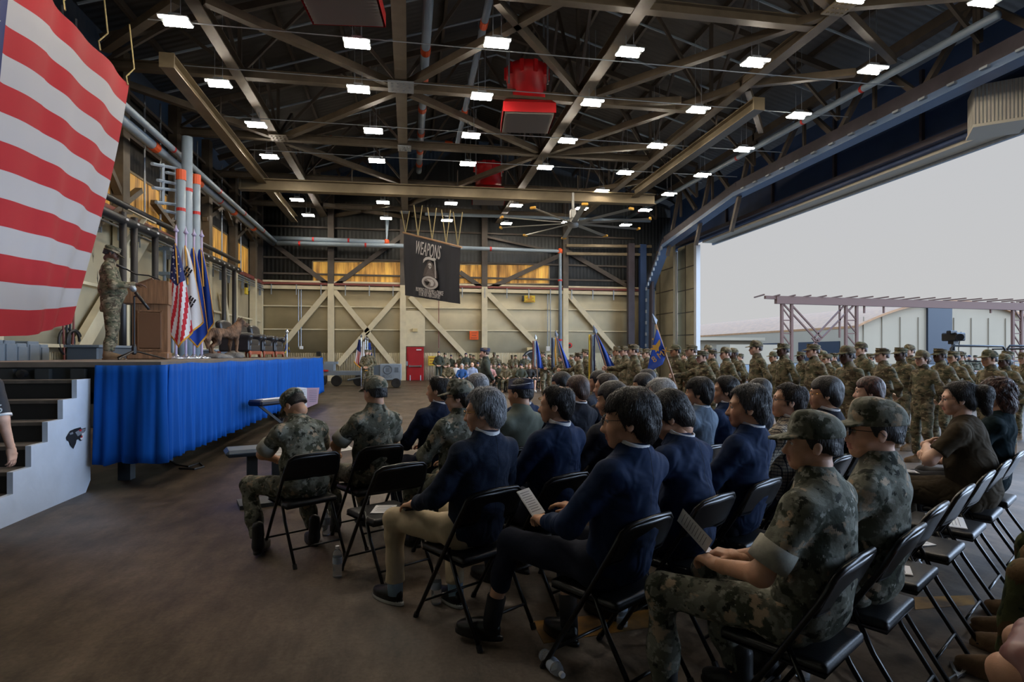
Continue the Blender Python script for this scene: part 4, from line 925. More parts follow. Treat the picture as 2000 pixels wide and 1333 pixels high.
# pipe frame cluster near risers
for i,(x1,y1,x2,y2) in enumerate([(297,320,358,332),(325,337,360,344),(308,352,360,363),(299,367,362,374),(318,320,318,400),(343,330,343,430),(305,395,360,402),(322,412,358,420)]):
    tag(MB().tube([PX(x1,y1,XL+1.2),PX(x2,y2,XL+1.2)],.05,0,6).build('pipe_stub','pipe_bluegray'),'%s short grey pipe stub beside the riser pipes'%nth(i),'pipe')
# ---- red heaters
def heater(px,py,lab,Z=10.0,s=1):
    p=PZ(px,py,Z); t=thing('unit_heater',lab,'heater',p,-6)
    MB().lathe([(.62,-.5),(.62,.12),(.66,.14),(.66,.5),(.5,.52)],(0,0,.1),28).build('drum','heater_red',t,True)
    for k in range(10): a=2*math.pi*k/10; MB().box((.66*math.cos(a),.66*math.sin(a),.42),(.12,.12,.36),0,rotm(0,0,math.degrees(a))).build('shroud_block','heater_red',t)
    m=MB(); B=[(-.8,-.95,-1.15),(.8,-.95,-1.15),(.8,.75,-1.15),(-.8,.75,-1.15)]; Tp=[(-.7,-.6,-.62),(.7,-.6,-.62),(.7,.6,-.62),(-.7,.6,-.62)]
    m.add(B+[(x,y,-.85) for x,y,_ in B]+Tp,[(4,5,1,0),(5,6,2,1),(6,7,3,2),(7,4,0,3),(8,9,5,4),(9,10,6,5),(10,11,7,6),(11,8,4,7),(11,10,9,8)]); m.build('hood','heater_red',t)
    m=MB(); 
    for k in range(15): m.box((0,-.88+k*.11,-1.13),(1.5,.05,.09),0,rotm(35))
    m.build('grille','grille_gray',t)
    for sx in(-1,1):
        for sy in(-1,1): MB().tube([(sx*.6,sy*.5,-.1),(sx*.6,sy*.5,3)],.03,0,6).build('hanger_rod','galv',t)
heater(1029,172,'red unit heater with louvred hood beside the big roof chord'); heater(954,346,'smaller looking red heater farther back above the bridge crane'); heater(668,-95,'red heater whose louvred hood shows at the top edge')
# ---- ceiling lights
LP=[[(1930,4)],[(343,45),(697,88),(971,87),(1230,105),(1475,125),(1705,139)],[(427,166),(700,177),(941,191),(1157,203),(1364,217),(1560,228)],[(500,246),(729,258),(920,267),(1109,277),(1283,287),(1453,294)],[(526,308),(736,316),(914,322),(1065,329),(1221,339),(1372,344)],[(579,392-45+5),(1175,374),(1307,381)],[(580,392),(748,397),(881,399),(1008,403),(1136,409),(1260,412)],[(602,422),(754,428),(873,432),(989,438),(1108,436),(1222,441)]]
LP[5]=[(1175,375),(1307,381)]
L0=None; ZL=9.0
for r,row in enumerate(LP):
    for i,(x,y) in enumerate(row):
        p=PZ(x,y,ZL); lab='twin tube ceiling light, %s from the left in the %s row from the front'%(nth(i),nth(r))
        if L0 is None:
            L0=thing('ceiling_light',lab,'light',p,0,'twin tube hangar lights')
            MB().box((0,0,.065),(.64,.44,.04),0,None,.015).build('housing','galv',L0)
            for s in(-1,1): MB().box((0,s*.165,.03),(.6,.075,.035),0,None,.01).build('lamp_tube','lamp_warm',L0)
            m=MB(); m.box((0,0,.14),(.25,.16,.1)); m.tube([(-.1,0,.15),(-.1,0,2.2)],.008,0,4); m.tube([(.1,0,.15),(.1,0,2.2)],.008,0,4); m.build('hanger','galv',L0)
        else: dup(L0,p,0,lab)
for r,Y in enumerate((10.9,7.9,4.9)):  # unseen extra rows, added to lift the dark foreground
    for i,X in enumerate((-5.3,-1.25,2.2,5.7,9.2)): dup(L0,(X,Y,ZL),0,'added twin tube fill light above the audience, outside the view: row %d, number %d'%(r+1,i+1))
# light cable rows
for i,y in enumerate((90,170,260,320)):
    pa=PZ(697,y-16,ZL+.35); m=MB().tube([(-6,pa[1],ZL+.35),(14.2,pa[1],ZL+.35)],.015,0,4); tag(m.build('support_cable','galv'),'%s support cable strung along a row of lights, from the front'%nth(i),'cable')
# ---- big ceiling fan
pf=PZ(1119,437,7.25); t=thing('ceiling_fan','huge ten bladed ceiling fan hanging from the bridge crane','fan',pf)
MB().lathe([(.05,-.18),(.22,-.15),(.26,0),(.24,.16),(.1,.22)],(0,0,0),18).build('hub','fan_gray',t,True); MB().box((0,0,.42),(.24,.24,.4),0,None,.03).build('motor','fan_gray',t); MB().tube([(0,0,.5),(0,0,1.35)],.06,0,8).build('down_rod','fan_gray',t)
for k in range(10):
    a=2*math.pi*(k+.28)/10; R=rotm(0,0,math.degrees(a)); b=MB(); b.add(np.array([(x,y,z) for x in(.2,3.25) for (y,z) in((-.11,.02),(0,.045),(.11,-.02),(.0,.01))])@R.T,[(0,1,5,4),(1,2,6,5),(2,3,7,6),(3,0,4,7),(0,3,2,1),(4,5,6,7)])
    bl=b.build('blade','fan_gray',t); MB().box(np.array([3.29,0,.01])@R.T,(.1,.25,.1),0,R,.02).build('blade_tip','fan_tip',bl)
# ---------------------------------------------------------------- stage, stairs, flags, podium
SX,SY0,SY1,SZ=-2.85,7.45,19.85,1.46; SX0=-5.35
t=thing('flatbed_stage','flatbed trailer used as a stage behind the blue skirting','stage',(0,0,0))
MB().box(((SX+SX0)/2,(SY0+SY1)/2,SZ-.03),(SX-SX0,SY1-SY0,.06)).build('deck','deck',t)
m=MB().box(((SX+SX0)/2,SY0+.12,SZ-.2),(SX-SX0,.16,.3)); 
for k in range(7): m.box((SX0+.2+.36*k,SY0+.02,SZ-.2),(.14,.1,.24))
m.box(((SX+SX0)/2,SY0+.4,SZ-.42),(SX-SX0-.4,.3,.16)); m.build('end_beam','trailer_dark',t)
m=MB(); m.box((SX-.5,(SY0+SY1)/2,SZ-.35),(.14,SY1-SY0-.3,.5)).box((SX0+.5,(SY0+SY1)/2,SZ-.35),(.14,SY1-SY0-.3,.5)).box((SX-.15,(SY0+SY1)/2,SZ-.15),(.1,SY1-SY0-.1,.2)); m.build('chassis','trailer_dark',t)
for k,(x,y) in enumerate([(SX-.45,15.6),(SX-.45,16.65),(SX0+.45,15.6),(SX0+.45,16.65)]):
    w=MB().lathe([(.2,-.14),(.47,-.14),(.5,-.1),(.5,.1),(.47,.14),(.2,.14)],(x,y,.5),24,0,rotm(0,90,0)).build('tyre','rubber',t,True); MB().lathe([(.05,-.1),(.2,-.1),(.22,.1),(.05,.12)],(x,y,.5),16,0,rotm(0,90,0)).build('wheel_rim','galv',w,True)
for y in (8.0,9.2): MB().box((SX-.6,y,.52),(.14,.14,1.04)).build('leg','trailer_dark',t)
m=MB(); 
for k,(x,mt) in enumerate([(-4.95,0),(-4.25,1)]): MB().lathe([(.01,-.05),(.045,-.04),(.045,.03),(.01,.04)],(x,SY0-.06,SZ-.13),12,0,rotm(90,0,0)).build('tail_lamp',['galv','black_plastic','mark_white'][mt],t)
MB().box((-4.75,SY0-.04,SZ-.19),(.26,.03,.14),0).build('name_plate','galv',t)
# skirt: pleated cloth round the near end, the long side and the far end
def skirt(path,z0,z1,lab,pl,amp,seed,nz=10,edge=.02):
    P=[np.array(p,float) for p in path]; L=np.cumsum([0]+[np.linalg.norm(b-a) for a,b in zip(P,P[1:])]); tot=L[-1]; n=int(tot/.022); v=[];f=[]
    rs=np.random.default_rng(seed); fr=rs.uniform(.8,1.2,400)
    for i in range(n+1):
        s=tot*i/n; k=min(max(int(np.searchsorted(L,s))-1,0),len(P)-2); d=(P[k+1]-P[k])/np.linalg.norm(P[k+1]-P[k]); c=P[k]+d*(s-L[k]); nr=np.array([d[1],-d[0]])
        ph=2*math.pi*s/pl+1.6*math.sin(s*2.3+seed)+.8*math.sin(s*7.1); ph2=2*math.pi*s/(pl*3.1)+seed
        for j in range(nz+1):
            u=j/nz; a=amp*(.25+.9*u); o=.03+a*(.62*math.sin(ph+.5*u)+.38*math.sin(2*ph+1)*(1-.5*u))+amp*.9*u*math.sin(ph2)
            sag=-.02*abs(math.sin(s*1.9+seed))*(1-u) if j==0 else 0
            v.append((c[0]+nr[0]*o,c[1]+nr[1]*o,z1+(z0-z1)*u+sag+(.012*math.sin(ph2*2)*u)))
    for i in range(n):
        for j in range(nz): a=i*(nz+1)+j; f.append((a,a+nz+1,a+nz+2,a+1))
    o=MB().add(v,f).build('stage_skirt','skirt_blue',None,True,.004); return tag(o,lab,'skirting')
skirt([(-3.5,SY0-.06),(SX+.03,SY0-.06),(SX+.05,SY0+.25)],.30,SZ-.02,'blue pleated skirting across the near end of the stage beside the stairs',.17,.05,1)
skirt([(SX+.06,SY0+.02),(SX+.05,SY1),(SX-.7,SY1+.1)],.32,SZ-.015,'long blue pleated skirting down the side of the stage',.14,.035,5)
# stairs
SD=.262; nst=7; X0,X1=-5.2,-3.62
t=thing('stage_stairs','grey and black wooden stairs leading up to the stage','stairs',(0,0,0))
z=[1.27-(.2)*k for k in range(nst)]; ys=[SY0-.30-SD*k for k in range(nst)]
pr=[(SY0-.02,1.27),(SY0-.02,.0)]+[]; pts=[(X1,SY0-.04,.12),(X1,SY0-.14,0)]; pts+=[(X1,ys[-1]-.02,0)]
for k in range(nst-1,-1,-1): pts+= [(X1,ys[k]-.02,z[k]),(X1,(ys[k-1]-.02) if k else SY0-.04,z[k])]
MB().poly(pts,(.05,0,0)).build('side_panel','stair_gray',t); MB().poly([(p[0]-(X1-X0),p[1],p[2]) for p in pts],(.05,0,0)).build('side_panel','stair_gray',t)
for k in range(nst):
    yb=(ys[k-1] if k else SY0-.05)
    MB().box(((X0+X1)/2,(ys[k]+yb)/2,z[k]-.02),(X1-X0-.01,yb-ys[k],.035)).build('tread','tread',t)
    zz=max(z[k]-.04,0); zl=max(z[k]-.2,0); MB().box(((X0+X1)/2,ys[k]+.02,(zz+zl)/2),(X1-X0-.02,.02,max(zz-zl,.01))).build('riser','riser_black',t)
# wolf head emblem on the side panel
def E_(px,py): return PX(px,py,X1+.056)
def outl(pts,mt,nm,par,off=0): MB().poly([E_(*p)+V(off,0,0) for p in pts],(.003,0,0)).build(nm,mt,par)
sp_=[c for c in t.children if c.name.startswith('side_panel')][0]
outl([(129,855),(133,848),(137,842),(146,838),(157,835),(159,838),(167,836),(166,842),(163,846),(161,852),(160,860),(157,862),(153,858),(149,860),(148,866),(143,877),(137,870),(135,862),(131,861)],'wolf_black','wolf_emblem',sp_)
outl([(146,845),(156,839),(166,838),(162,846),(155,850),(151,853)],'wolf_gray','wolf_muzzle',sp_,.003); outl([(153,840),(158,839),(157,843),(154,843)],'eye_red','wolf_eye',sp_,.006); outl([(158,847),(163,846),(161,858),(157,860),(155,856),(159,854)],'white_paint','wolf_teeth',sp_,.005); outl([(157,853),(160,851),(159,855),(156,856)],'eye_red','wolf_tongue',sp_,.007); outl([(135,847),(141,844),(142,848),(136,850)],'wolf_gray','wolf_ear',sp_,.003)
# ---- huge flag
XF=-6.2
def quad(u,v):  # u along fly 0..1 (left beyond frame .. right edge) , v 0 top .. 1 bottom ; control curves in photo coordinates on plane X
    top=[(-360,-420),(-200,-250),(-60,-120),(20,-70),(105,0),(150,58),(205,115),(250,166)]; bot=[(-420,650),(-250,655),(-120,660),(-40,658),(40,656),(80,648),(118,641),(152,632)]
    def cv(C,u):
        s=u*(len(C)-1); i=min(int(s),len(C)-2); w=s-i; return np.array(C[i])*(1-w)+np.array(C[i+1])*w
    a,b=cv(top,u),cv(bot,u); vv=v; p=a*(1-vv)+b*vv
    if u>.45: p=p+np.array([7*math.sin(math.pi*v)*(u-.45),12*math.sin(math.pi*v)*(u-.3)])
    q=PX(p[0],p[1],XF); return q+V(.11*math.sin(u*9+v*2.5)*(.3+.7*v)+.03*math.sin(u*38+3*v),0,0)
NU,NV=110,104
def fm(u,v):
    s=int(v*13)
    return 2 if (u<.445 and s<7) else (0 if s%2==0 else 1)
t=thing('huge_flag','huge American flag with a canton of stars hung beside the stage','flag',(0,0,0))
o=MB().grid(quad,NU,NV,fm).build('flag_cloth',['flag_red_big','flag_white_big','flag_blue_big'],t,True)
m=MB()
for r in range(9):
    for c in range(6 if r%2==0 else 5):
        u=.445*((c*2+1+(r%2))/12); v=7/13*(r+1)/10; ru,rv=.016,.021; P=[]
        for k in range(10):
            rr=1 if k%2==0 else .4; a=math.pi/2+k*math.pi/5; P.append(quad(u+ru*rr*math.cos(a),v-rv*rr*math.sin(a))+V(.02,0,0))
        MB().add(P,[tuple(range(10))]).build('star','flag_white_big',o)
m=MB()
for (x,y) in[(127,20),(196,98),(250,166)]: p=PX(x,y,XF+.05); MB().tube([p,p+V(-.1,.15,.25),p+V(.0,.3,.5),p+V(-.1,.3,1.5)],.015,0,5).build('tie_cord','rope_tan',t)
# ---- lectern
LXc,LYc=PD(293,692,9.9)[:2]
t=thing('lectern','wooden lectern with slanted top and raised panel on the stage','lectern',(LXc,LYc,SZ),14)
MB().box((.0,-.02,.06),(.60,.46,.12),0,None,.02).build('base','wood',t); MB().box((.03,0,.52),(.5,.42,.82)).build('column','wood',t)
m=MB()
for y in(-.235,): m.box((.03,y,.48),(.34,.03,.6),0,None,.015)
m.build('front_panel','wood_dark',t)
m=MB(); 
for x in(-.13,.19): m.box((x,-.232,.48),(.025,.03,.66))
for z_ in(.16,.8): m.box((.03,-.232,z_),(.34,.03,.025))
m.build('panel_moulding','wood',t)
MB().poly([(-.36,-.27,.92),(.30,-.27,.92),(.30,-.27,1.30),(.06,-.27,1.32),(-.36,-.27,1.12)],(0,.46,0)).build('slanted_top','wood',t)
MB().box((-.15,-.04,1.235),(.48,.48,.02),0,rotm(0,-25,0)).build('reading_board','wood_dark',t)
MB().tube([(.2,.02,1.29),(.12,.02,1.36),(-.02,.0,1.41),(-.2,-.0,1.42),(-.34,-.02,1.5)],.012,0,8).tube([(-.34,-.02,1.5),(-.5,-.03,1.57)],.02,0,8).lathe([(.02,-.06),(.04,-.02),(.04,.02),(.015,.05)],(-.55,-.03,1.6),12,1,rotm(0,-60,0)).build('gooseneck_microphone',['black_plastic','galv'],t,True)
t=thing('microphone_stand','black microphone stand with wireless microphone in front of the lectern','microphone stand',(*PD(262,692,9.1)[:2],SZ),0)
m=MB(); 
for a in(20,150,265): m.tube([(0,0,.14),(.42*math.cos(R_(a)),.42*math.sin(R_(a)),.015)],.014,0,6)
m.lathe([(.02,.08),(.035,.1),(.035,.2),(.02,.24)],(0,0,0),10).build('tripod','black_plastic',t); MB().tube([(0,0,.1),(0,0,.98)],.013,0,8).tube([(0,0,.98),(.08,-.02,1.0)],.012,0,6).build('pole','black_plastic',t); MB().tube([(.22,-.02,.78),(.03,-.02,1.04)],[.02,.026],0,10).lathe([(.02,-.04),(.045,-.01),(.045,.03),(.015,.06)],(.0,-.02,1.09),12,1,rotm(0,-35,0)).build('wireless_microphone',['black_plastic','galv'],t,True)
# ---- stage flags
def drape(name_lab,px,top,zt,d,L,wid,kind,mats,seed,seg=1,h=2.45):
    p=PD(px,692,d); t=thing('stage_flag',name_lab,'flag',(p[0],p[1],SZ),-8)
    MB().tube([(0,0,.08),(0,0,h-.5)],.018,0,8).build('lower_pole','pole_wood',t); MB().tube([(0,0,.02),(0,0,.42)],.024,0,8).build('pole_sleeve','pole_purple',t,True); MB().tube([(0,0,h-.5),(0,0,h)],.02,0,8).lathe([(.02,0),(.05,.03),(.02,.08),(.001,.16)],(0,0,h),10).build('pole_finial','pole_purple',t,True); MB().lathe([(.17,0),(.17,.02),(.06,.05),(.03,.09)],(0,0,0),16).build('stand','pole_silver',t,True)
    zt=h-.25; rs=np.random.default_rng(seed); 
    def fn(u,v):
        w=(.05+wid*(v**.7)); x=-.02+u*w; y=.035*math.sin(u*seg*6.28+seed)*(.3+v)+.02*math.sin(u*13+v*2); zz=zt-v*(L-.42*L*abs(u-.55)*.8)+.0
        return V(x-.35*w,y-.03,zz)
    if kind=='us': mf=lambda u,v: 2 if v<.40 else (3 if (v>.965 or u<.03) else int((u*1.5+v*1.1)*5)%2)
    else: mf=lambda u,v: 3 if (v>.965 or u>.965) else 1
    c=MB().grid(fn,28,40,mf).build('flag_cloth',mats,t,True,.004)
    m=MB()
    if kind=='us':
        for k in range(26):
            u,v=random.uniform(.08,.92),random.uniform(.05,.38); p0=fn(u,v)+V(0,-.012,0); MB().add([p0+V(.02*r*math.cos(a),-.0,.024*r*math.sin(a)) for a,r in[(math.pi/2+k2*math.pi/5,1 if k2%2==0 else .4) for k2 in range(10)]],[tuple(range(10))]).build('star','flag_white',c)
    if kind=='kr':
        for (u0,v0) in((.74,.66),(.70,.30)):
            for k in range(3):
                for s in((-1,1) if k!=1 else (-1,1)):
                    a=fn(u0,v0)+V(-.0+.042*(k-1)*1,-.05,-.035*(k-1)); dd=V(.045,0,.075); m.beam(a+dd*(.08 if s>0 else -.08),a+dd*s,.03,.01,0,(0,1,0))
        m.build('trigram_bars','flag_ink',c)
    if kind=='blue':
        p0=fn(.45,.55)+V(0,-.05,0); m.lathe([(.001,0),(.055,.0),(.055,.01),(.001,.012)],p0,12,0,rotm(90,0,0)); 
        for k in range(5): q=fn(.2+.1*k,.42+.09*(k%2))+V(0,-.045,0); m.box(q,(.03,.01,.03),1)
        m.build('emblem',['gold','flag_white'],c)
    m=MB(); m.tube([(0,-.03,zt+.02),(.03,-.06,zt-.15),(.06,-.05,zt-.75)],.014,0,6); m.build('gold_cord','gold',t)
drape('American flag draped on a stage pole nearest the lectern',344,0,0,11.4,2.0,.46,'us',['flag_red','flag_white','flag_blue','gold'],1)
drape('white Korean flag draped second from the lectern',363,0,0,11.6,1.75,.5,'kr',['flag_white','flag_white','flag_white','gold'],2)
drape('blue unit flag draped third from the lectern',379,0,0,11.8,2.0,.42,'blue',['flag_royal','flag_royal','flag_royal','gold'],3)
drape('plain blue flag with gold fringe farthest from the lectern',394,0,0,11.9,1.75,.40,'plain',['flag_royal','flag_royal','flag_royal','gold'],4)
# ---- wolf mount
pw=PD(441,692,12.8); t=thing('wolf_mount','brown mounted wolf standing on a rock base on the stage','wolf',(pw[0],pw[1],SZ),-32)
wf=[ell((0,-.10,.545),(.088,.26,.10)),ell((0,.15,.55),(.105,.17,.15)),ell((0,-.29,.53),(.095,.13,.125)),cap((0,.20,.60),(0,.37,.76),.115,.085),ell((0,.43,.80),(.07,.09,.068)),cap((0,.48,.785),(0,.63,.755),.042,.022),cap((0,.48,.745),(0,.595,.70),.024,.013),ell((0,.30,.60),(.08,.09,.12)),
   cap((.045,.385,.84),(.055,.38,.92),.032,.004),cap((-.045,.385,.84),(-.055,.38,.92),.032,.004)]
for s in(-1,1):
    fy=.02*s
    wf+=[cap((s*.075,.22,.48),(s*.08,.20+fy,.30),.056,.034),cap((s*.08,.20+fy,.30),(s*.08,.20+fy,.14),.03,.024),cap((s*.08,.20+fy,.13),(s*.08,.25+fy,.12),.03,.026),
         cap((s*.07,-.27,.47),(s*.085,-.22-fy*2,.33),.08,.045),cap((s*.085,-.22-fy*2,.33),(s*.085,-.38-fy*2,.25),.04,.026),cap((s*.085,-.38-fy*2,.25),(s*.085,-.36-fy*2,.12),.025,.022),cap((s*.085,-.35-fy*2,.12),(s*.085,-.30-fy*2,.11),.03,.026)]
wf+=[cap((0,-.39,.54),(0,-.47,.40),.045,.065),cap((0,-.47,.40),(0,-.46,.22),.065,.03)]
wu=uni(wf,.035); wff=lambda P: wu(P)+.006*np.sin(60*P[:,0]+40*P[:,2]+3*np.sin(50*P[:,1]))*np.sin(70*P[:,1])
v,f=snet(wff,(-.2,-.56,.07),(.2,.68,.92),.011); MB().add(v,f).build('body','wolf_fur',t,True)
m=MB(); 
for s in(-1,1): m.lathe([(.001,-.012),(.012,0),(.001,.012)],(s*.055,.51,.79),8)
m.lathe([(.001,-.015),(.02,0),(.001,.015)],(0,.66,.73),8); m.build('eyes_and_nose','eye_dark',t,True)
rk=uni([ell((.0,.22,.05),(.24,.2,.1)),ell((.02,-.3,.03),(.26,.24,.09)),ell((0,-.05,.0),(.2,.3,.07))],.06)
v,f=snet(lambda P: np.maximum(rk(P)+.02*np.sin(19*P[:,0]+5)*np.sin(23*P[:,1])*np.sin(21*P[:,2]+1),-P[:,2]),(-.32,-.6,-.01),(.32,.5,.2),.022); MB().add(v,f).build('rock_base','rock',t)
# ---- leather armchairs
def armchair(Yc,lab,first=[None]):
    p=(-4.1,Yc,SZ)
    if first[0]: return dup(first[0],p,-90,lab)
    t=thing('leather_armchair',lab,'armchair',p,-90,'black leather armchairs on the stage',.9); first[0]=t
    def soft(fn,lo,hi,n,mt='leather_black',h=.025): v,f=snet(fn,lo,hi,h); return MB().add(v,f).build(n,mt,t,True)
    soft(rbox((0,.05,.42),(.40,.36,.09),.05),(-.45,-.4,.3),(.45,.5,.56),'seat'); soft(rbox((0,.08,.26),(.52,.34,.1),.04),(-.6,-.4,.1),(.6,.5,.4),'seat_base')
    soft(uni([rbox((0,-.36,.62),(.50,.09,.36),.08,rotm(10)),ell((0,-.40,.93),(.42,.09,.09))],.05),(-.6,-.6,.2),(.6,-.1,1.08),'backrest')
    for s in(-1,1): soft(uni([rbox((s*.53,.02,.36),(.08,.38,.2),.05),cap((s*.53,-.3,.58),(s*.53,.38,.57),.10,.10)],.04),(s*.53-.16,-.45,.1),(s*.53+.16,.55,.72),'armrest')
    MB().box((0,.4,.14),(1.16,.04,.1),0,None,.015).build('wood_rail','wood_red',t); 
    for s in(-1,1):
        for y in(-.36,.4): MB().tube([(s*.55,y,.0),(s*.53,y,.07),(s*.55,y,.17)],[.025,.03,.05],0,8).build('leg','wood_red',t,True)
    return t
armchair(15.35,'nearest of the black leather armchairs behind the wolf mount'); armchair(16.72,'middle of the three black leather armchairs on the stage'); armchair(18.1,'farthest of the black leather armchairs, at the stage end')
t=thing('guidon_flag','small blue and yellow unit flag standing at the far end of the stage','flag',(*PD(560.5,692,18.9)[:2],SZ)); MB().tube([(0,0,0),(0,0,.75)],.02,0,8).lathe([(.02,0),(.06,.06),(.0,.17)],(0,0,.74),4).build('pole','pole_silver',t)
MB().grid(lambda u,v: V(-.1+.2*u*(.3+.7*v),.04*math.sin(u*9+v*3),.68-v*.58+.06*u),10,14,lambda u,v: 1 if math.sin(u*14+v*17)>.6 else 0).build('flag_cloth',['flag_blue','sign_yellow'],t,True,.005)
# things behind the stage, against the left wall
def cab(px0,px1,y0,lab,X=-8.0):
    a,b=PX(px0,y0,X),PX(px1,y0,X); Y0,Y1=a[1],b[1]; w=Y1-Y0; zt=PX((px0+px1)/2,y0,X)[2]
    t=thing('electrical_cabinet',lab,'cabinet',(X-.2,(Y0+Y1)/2,0)); MB().box((0,0,zt/2),(.4,w*.97,zt),0,None,.015).build('body','paint_gray',t); MB().box((.21,0,zt*.55),(.03,w*.86,zt*.82),0,None,.01).build('door','paint_gray',t); MB().box((.24,w*.3,zt*.6),(.03,.04,.16)).build('handle','paint_gray_dark',t)
for i,(a,b,y) in enumerate([(-40,-8,664),(-7,7,664),(9,31,665),(33,53,671),(55,77,667),(79,95,673)]): cab(a,b,y,'%s grey electrical cabinet from the left behind the stage'%nth(i))
for i,(x0,x1,y0,lab) in enumerate([(176,246,679,'grey equipment chest behind the speaker at the wall'),(410,436,686,'grey chest behind the wolf mount at the wall')]):
    a,b=PX(x0,y0,-6.6),PX(x1,y0,-6.6); zt=(a[2]+b[2])/2; o=MB().box((-6.75,(a[1]+b[1])/2,zt/2),(.6,b[1]-a[1],zt),0,None,.03).box((-6.75,(a[1]+b[1])/2,zt+.02),(.66,b[1]-a[1]+.05,.05),1).build('equipment_chest',['paint_gray_dark','paint_gray']); tag(o,lab,'chest')
t=thing('hose_reel','black cable loops hanging on the wall left of the speaker','cables',PX(130,668,-8.3)); 
for k,(dy,r) in enumerate([(0,.33),(.28,.3),(.14,.28)]): MB().tube([(.04*k,dy+r*math.cos(a),r*math.sin(a)) for a in np.linspace(0,6.283,22,endpoint=False)],.03,0,6,closed=True).build('cable_loop','pipe_black',t,True)
for k in range(4): MB().tube([(0,-.3+.2*k,1.2),(.03,-.2+.15*k,.4),(0,-.1+.1*k,-.5),(0,-.2+.12*k,-1.2)],.025,0,6).build('hanging_cable','red_pipe' if k in(0,3) else 'pipe_black',t,True)
t=thing('valve_wheel','black valve wheel on a red pipe behind the stage flags','valve',PX(407,615,-8.1)); MB().tube([(.12,.22*math.cos(a),.22*math.sin(a)) for a in np.linspace(0,6.283,18,endpoint=False)],.035,0,6,closed=True).build('wheel','pipe_black',t,True); MB().tube([(.12,0,-.2),(.12,0,.2)],.03,0,6).tube([(.12,-.2,0),(.12,.2,0)],.03,0,6).build('spokes','pipe_black',t); MB().tube([(.12,0,0),(-.3,-.2,0)],.05,0,8).build('stem','red_pipe',t)
o=MB().box(PX(398,636,-8.2),(.03,.75,.85)).build('notice_sign','sign_orange'); tag(o,'orange notice behind the draped blue stage flags','sign')
o=MB().box(PX(481,562,-8.25),(.12,.3,.7),0,None,.02).build('alarm_box','sign_yellow'); MB().box(PX(481,558,-8.13),(.12,.16,.2)).build('black_device','black_plastic',o); tag(o,'yellow box with black device on the left wall near the corner','box')
# shelves behind lectern
t=thing('wall_rack','grey pipework rack against the wall behind the lectern','rack',PX(324,690,-8.1)); 
for z in(.9,1.7,2.6,3.4): MB().box((.2,0,z),(.4,1.5,.1)).build('shelf','pipe_bluegray',t)
for y in(-.65,0,.65): MB().tube([(.2,y,0),(.2,y,3.5)],.05,0,8).build('upright','pipe_bluegray',t)
# ---- hanging banner
A,B=PD(789,457,26.5),PD(898,485,23.0); C,D=PD(898,594,23.0),PD(790,577,26.5)
def bq(u,v):
    p=(A*(1-u)+B*u)*(1-v)+(D*(1-u)+C*u)*v; n=np.array([B[1]-A[1],A[0]-B[0],0]); n/=np.linalg.norm(n); return p+n*(.05*math.sin(u*31)*(.35+.3*v)+.03*math.sin(u*11+v*5))
t=thing('hanging_banner','black banner reading WEAPONS with a hooded skeleton hanging from the roof','banner',(0,0,0))
clo=MB().grid(bq,60,40,0).build('banner_cloth','banner_cloth',t,True)
MB().tube([A-(B-A)*.02+V(0,0,.05),B+(B-A)*.03+V(0,0,.05)],.04,0,8).build('top_rod','pole_wood',t)
m=MB()
for f,k in((.03,1),(.28,2),(.54,2),(.78,2),(.97,2)):
    p=A+(B-A)*f+V(0,0,.05)
    for s in(-1,1): MB().tube([p,p+V(s*.18,0,1.35 if k==2 else 1.0)],.022,0,5).build('rope','rope_tan',t)
ex=(B-A)/np.linalg.norm(B-A); ey=V(0,0,1); nn=np.cross(ex,ey); 
WB=np.linalg.norm(B-A); HB=abs(A[2]-D[2]); HB2=abs(B[2]-C[2])
def bpt(u,v,off=.14): p=(A*(1-u)+B*u)*(1-v)+(D*(1-u)+C*u)*v; return p+nn*off
def bfr(u,v): 
    o_=bpt(u,v); return frame(o_,bpt(u+.1,v)-bpt(u-.1,v),ey)
o=textmesh('WEAPONS',.52,'lettering','banner_white',clo,bfr(.51,.175)@Matrix.Diagonal((.82,1.5,1,1)),.004,0,1.05)
textmesh('PROVIDING OUR ENEMIES A CHANCE',.2,'lettering','banner_white',clo,bfr(.53,.865)@Matrix.Diagonal((.66,1.25,1,1)),.004); textmesh('TO DIE FOR THEIR COUNTRY',.2,'lettering','banner_white',clo,bfr(.53,.935)@Matrix.Diagonal((.66,1.2,1,1)),.004)
def bshape(pts,mt,nm,off): MB().poly([bpt(u,v,off) for u,v in pts],nn*.012).build(nm,mt,clo)
bshape([(.43,.40),(.44,.34),(.48,.295),(.54,.275),(.60,.285),(.645,.275),(.66,.30),(.645,.32),(.655,.45),(.66,.62),(.645,.62),(.64,.45),(.63,.33),(.58,.325),(.52,.325),(.47,.35)],'banner_white','scythe',.15)
bshape([(.545,.335),(.51,.37),(.49,.43),(.455,.50),(.43,.62),(.68,.62),(.67,.50),(.63,.44),(.60,.38)],'banner_mid','hooded_cloak',.145)
bshape([(.54,.38),(.525,.41),(.53,.445),(.545,.475),(.565,.475),(.58,.445),(.585,.41),(.57,.38)],'banner_white','skull',.155); bshape([(.535,.42),(.55,.42),(.55,.435),(.537,.435)],'flag_ink','eye_socket',.17); bshape([(.565,.42),(.578,.42),(.576,.435),(.565,.435)],'flag_ink','eye_socket',.17)
for k in range(5): bshape([(.52-.012*k,.49+.025*k),(.59+.012*k,.49+.025*k),(.585+.012*k,.50+.025*k),(.525-.012*k,.50+.025*k)],'banner_gray','rib',.155)
ring=[(.55+.145*math.cos(a),.715+.108*math.sin(a)) for a in np.linspace(0,6.283,26,endpoint=False)]; rin=[(.55+.105*math.cos(a),.715+.077*math.sin(a)) for a in np.linspace(0,6.283,26,endpoint=False)]
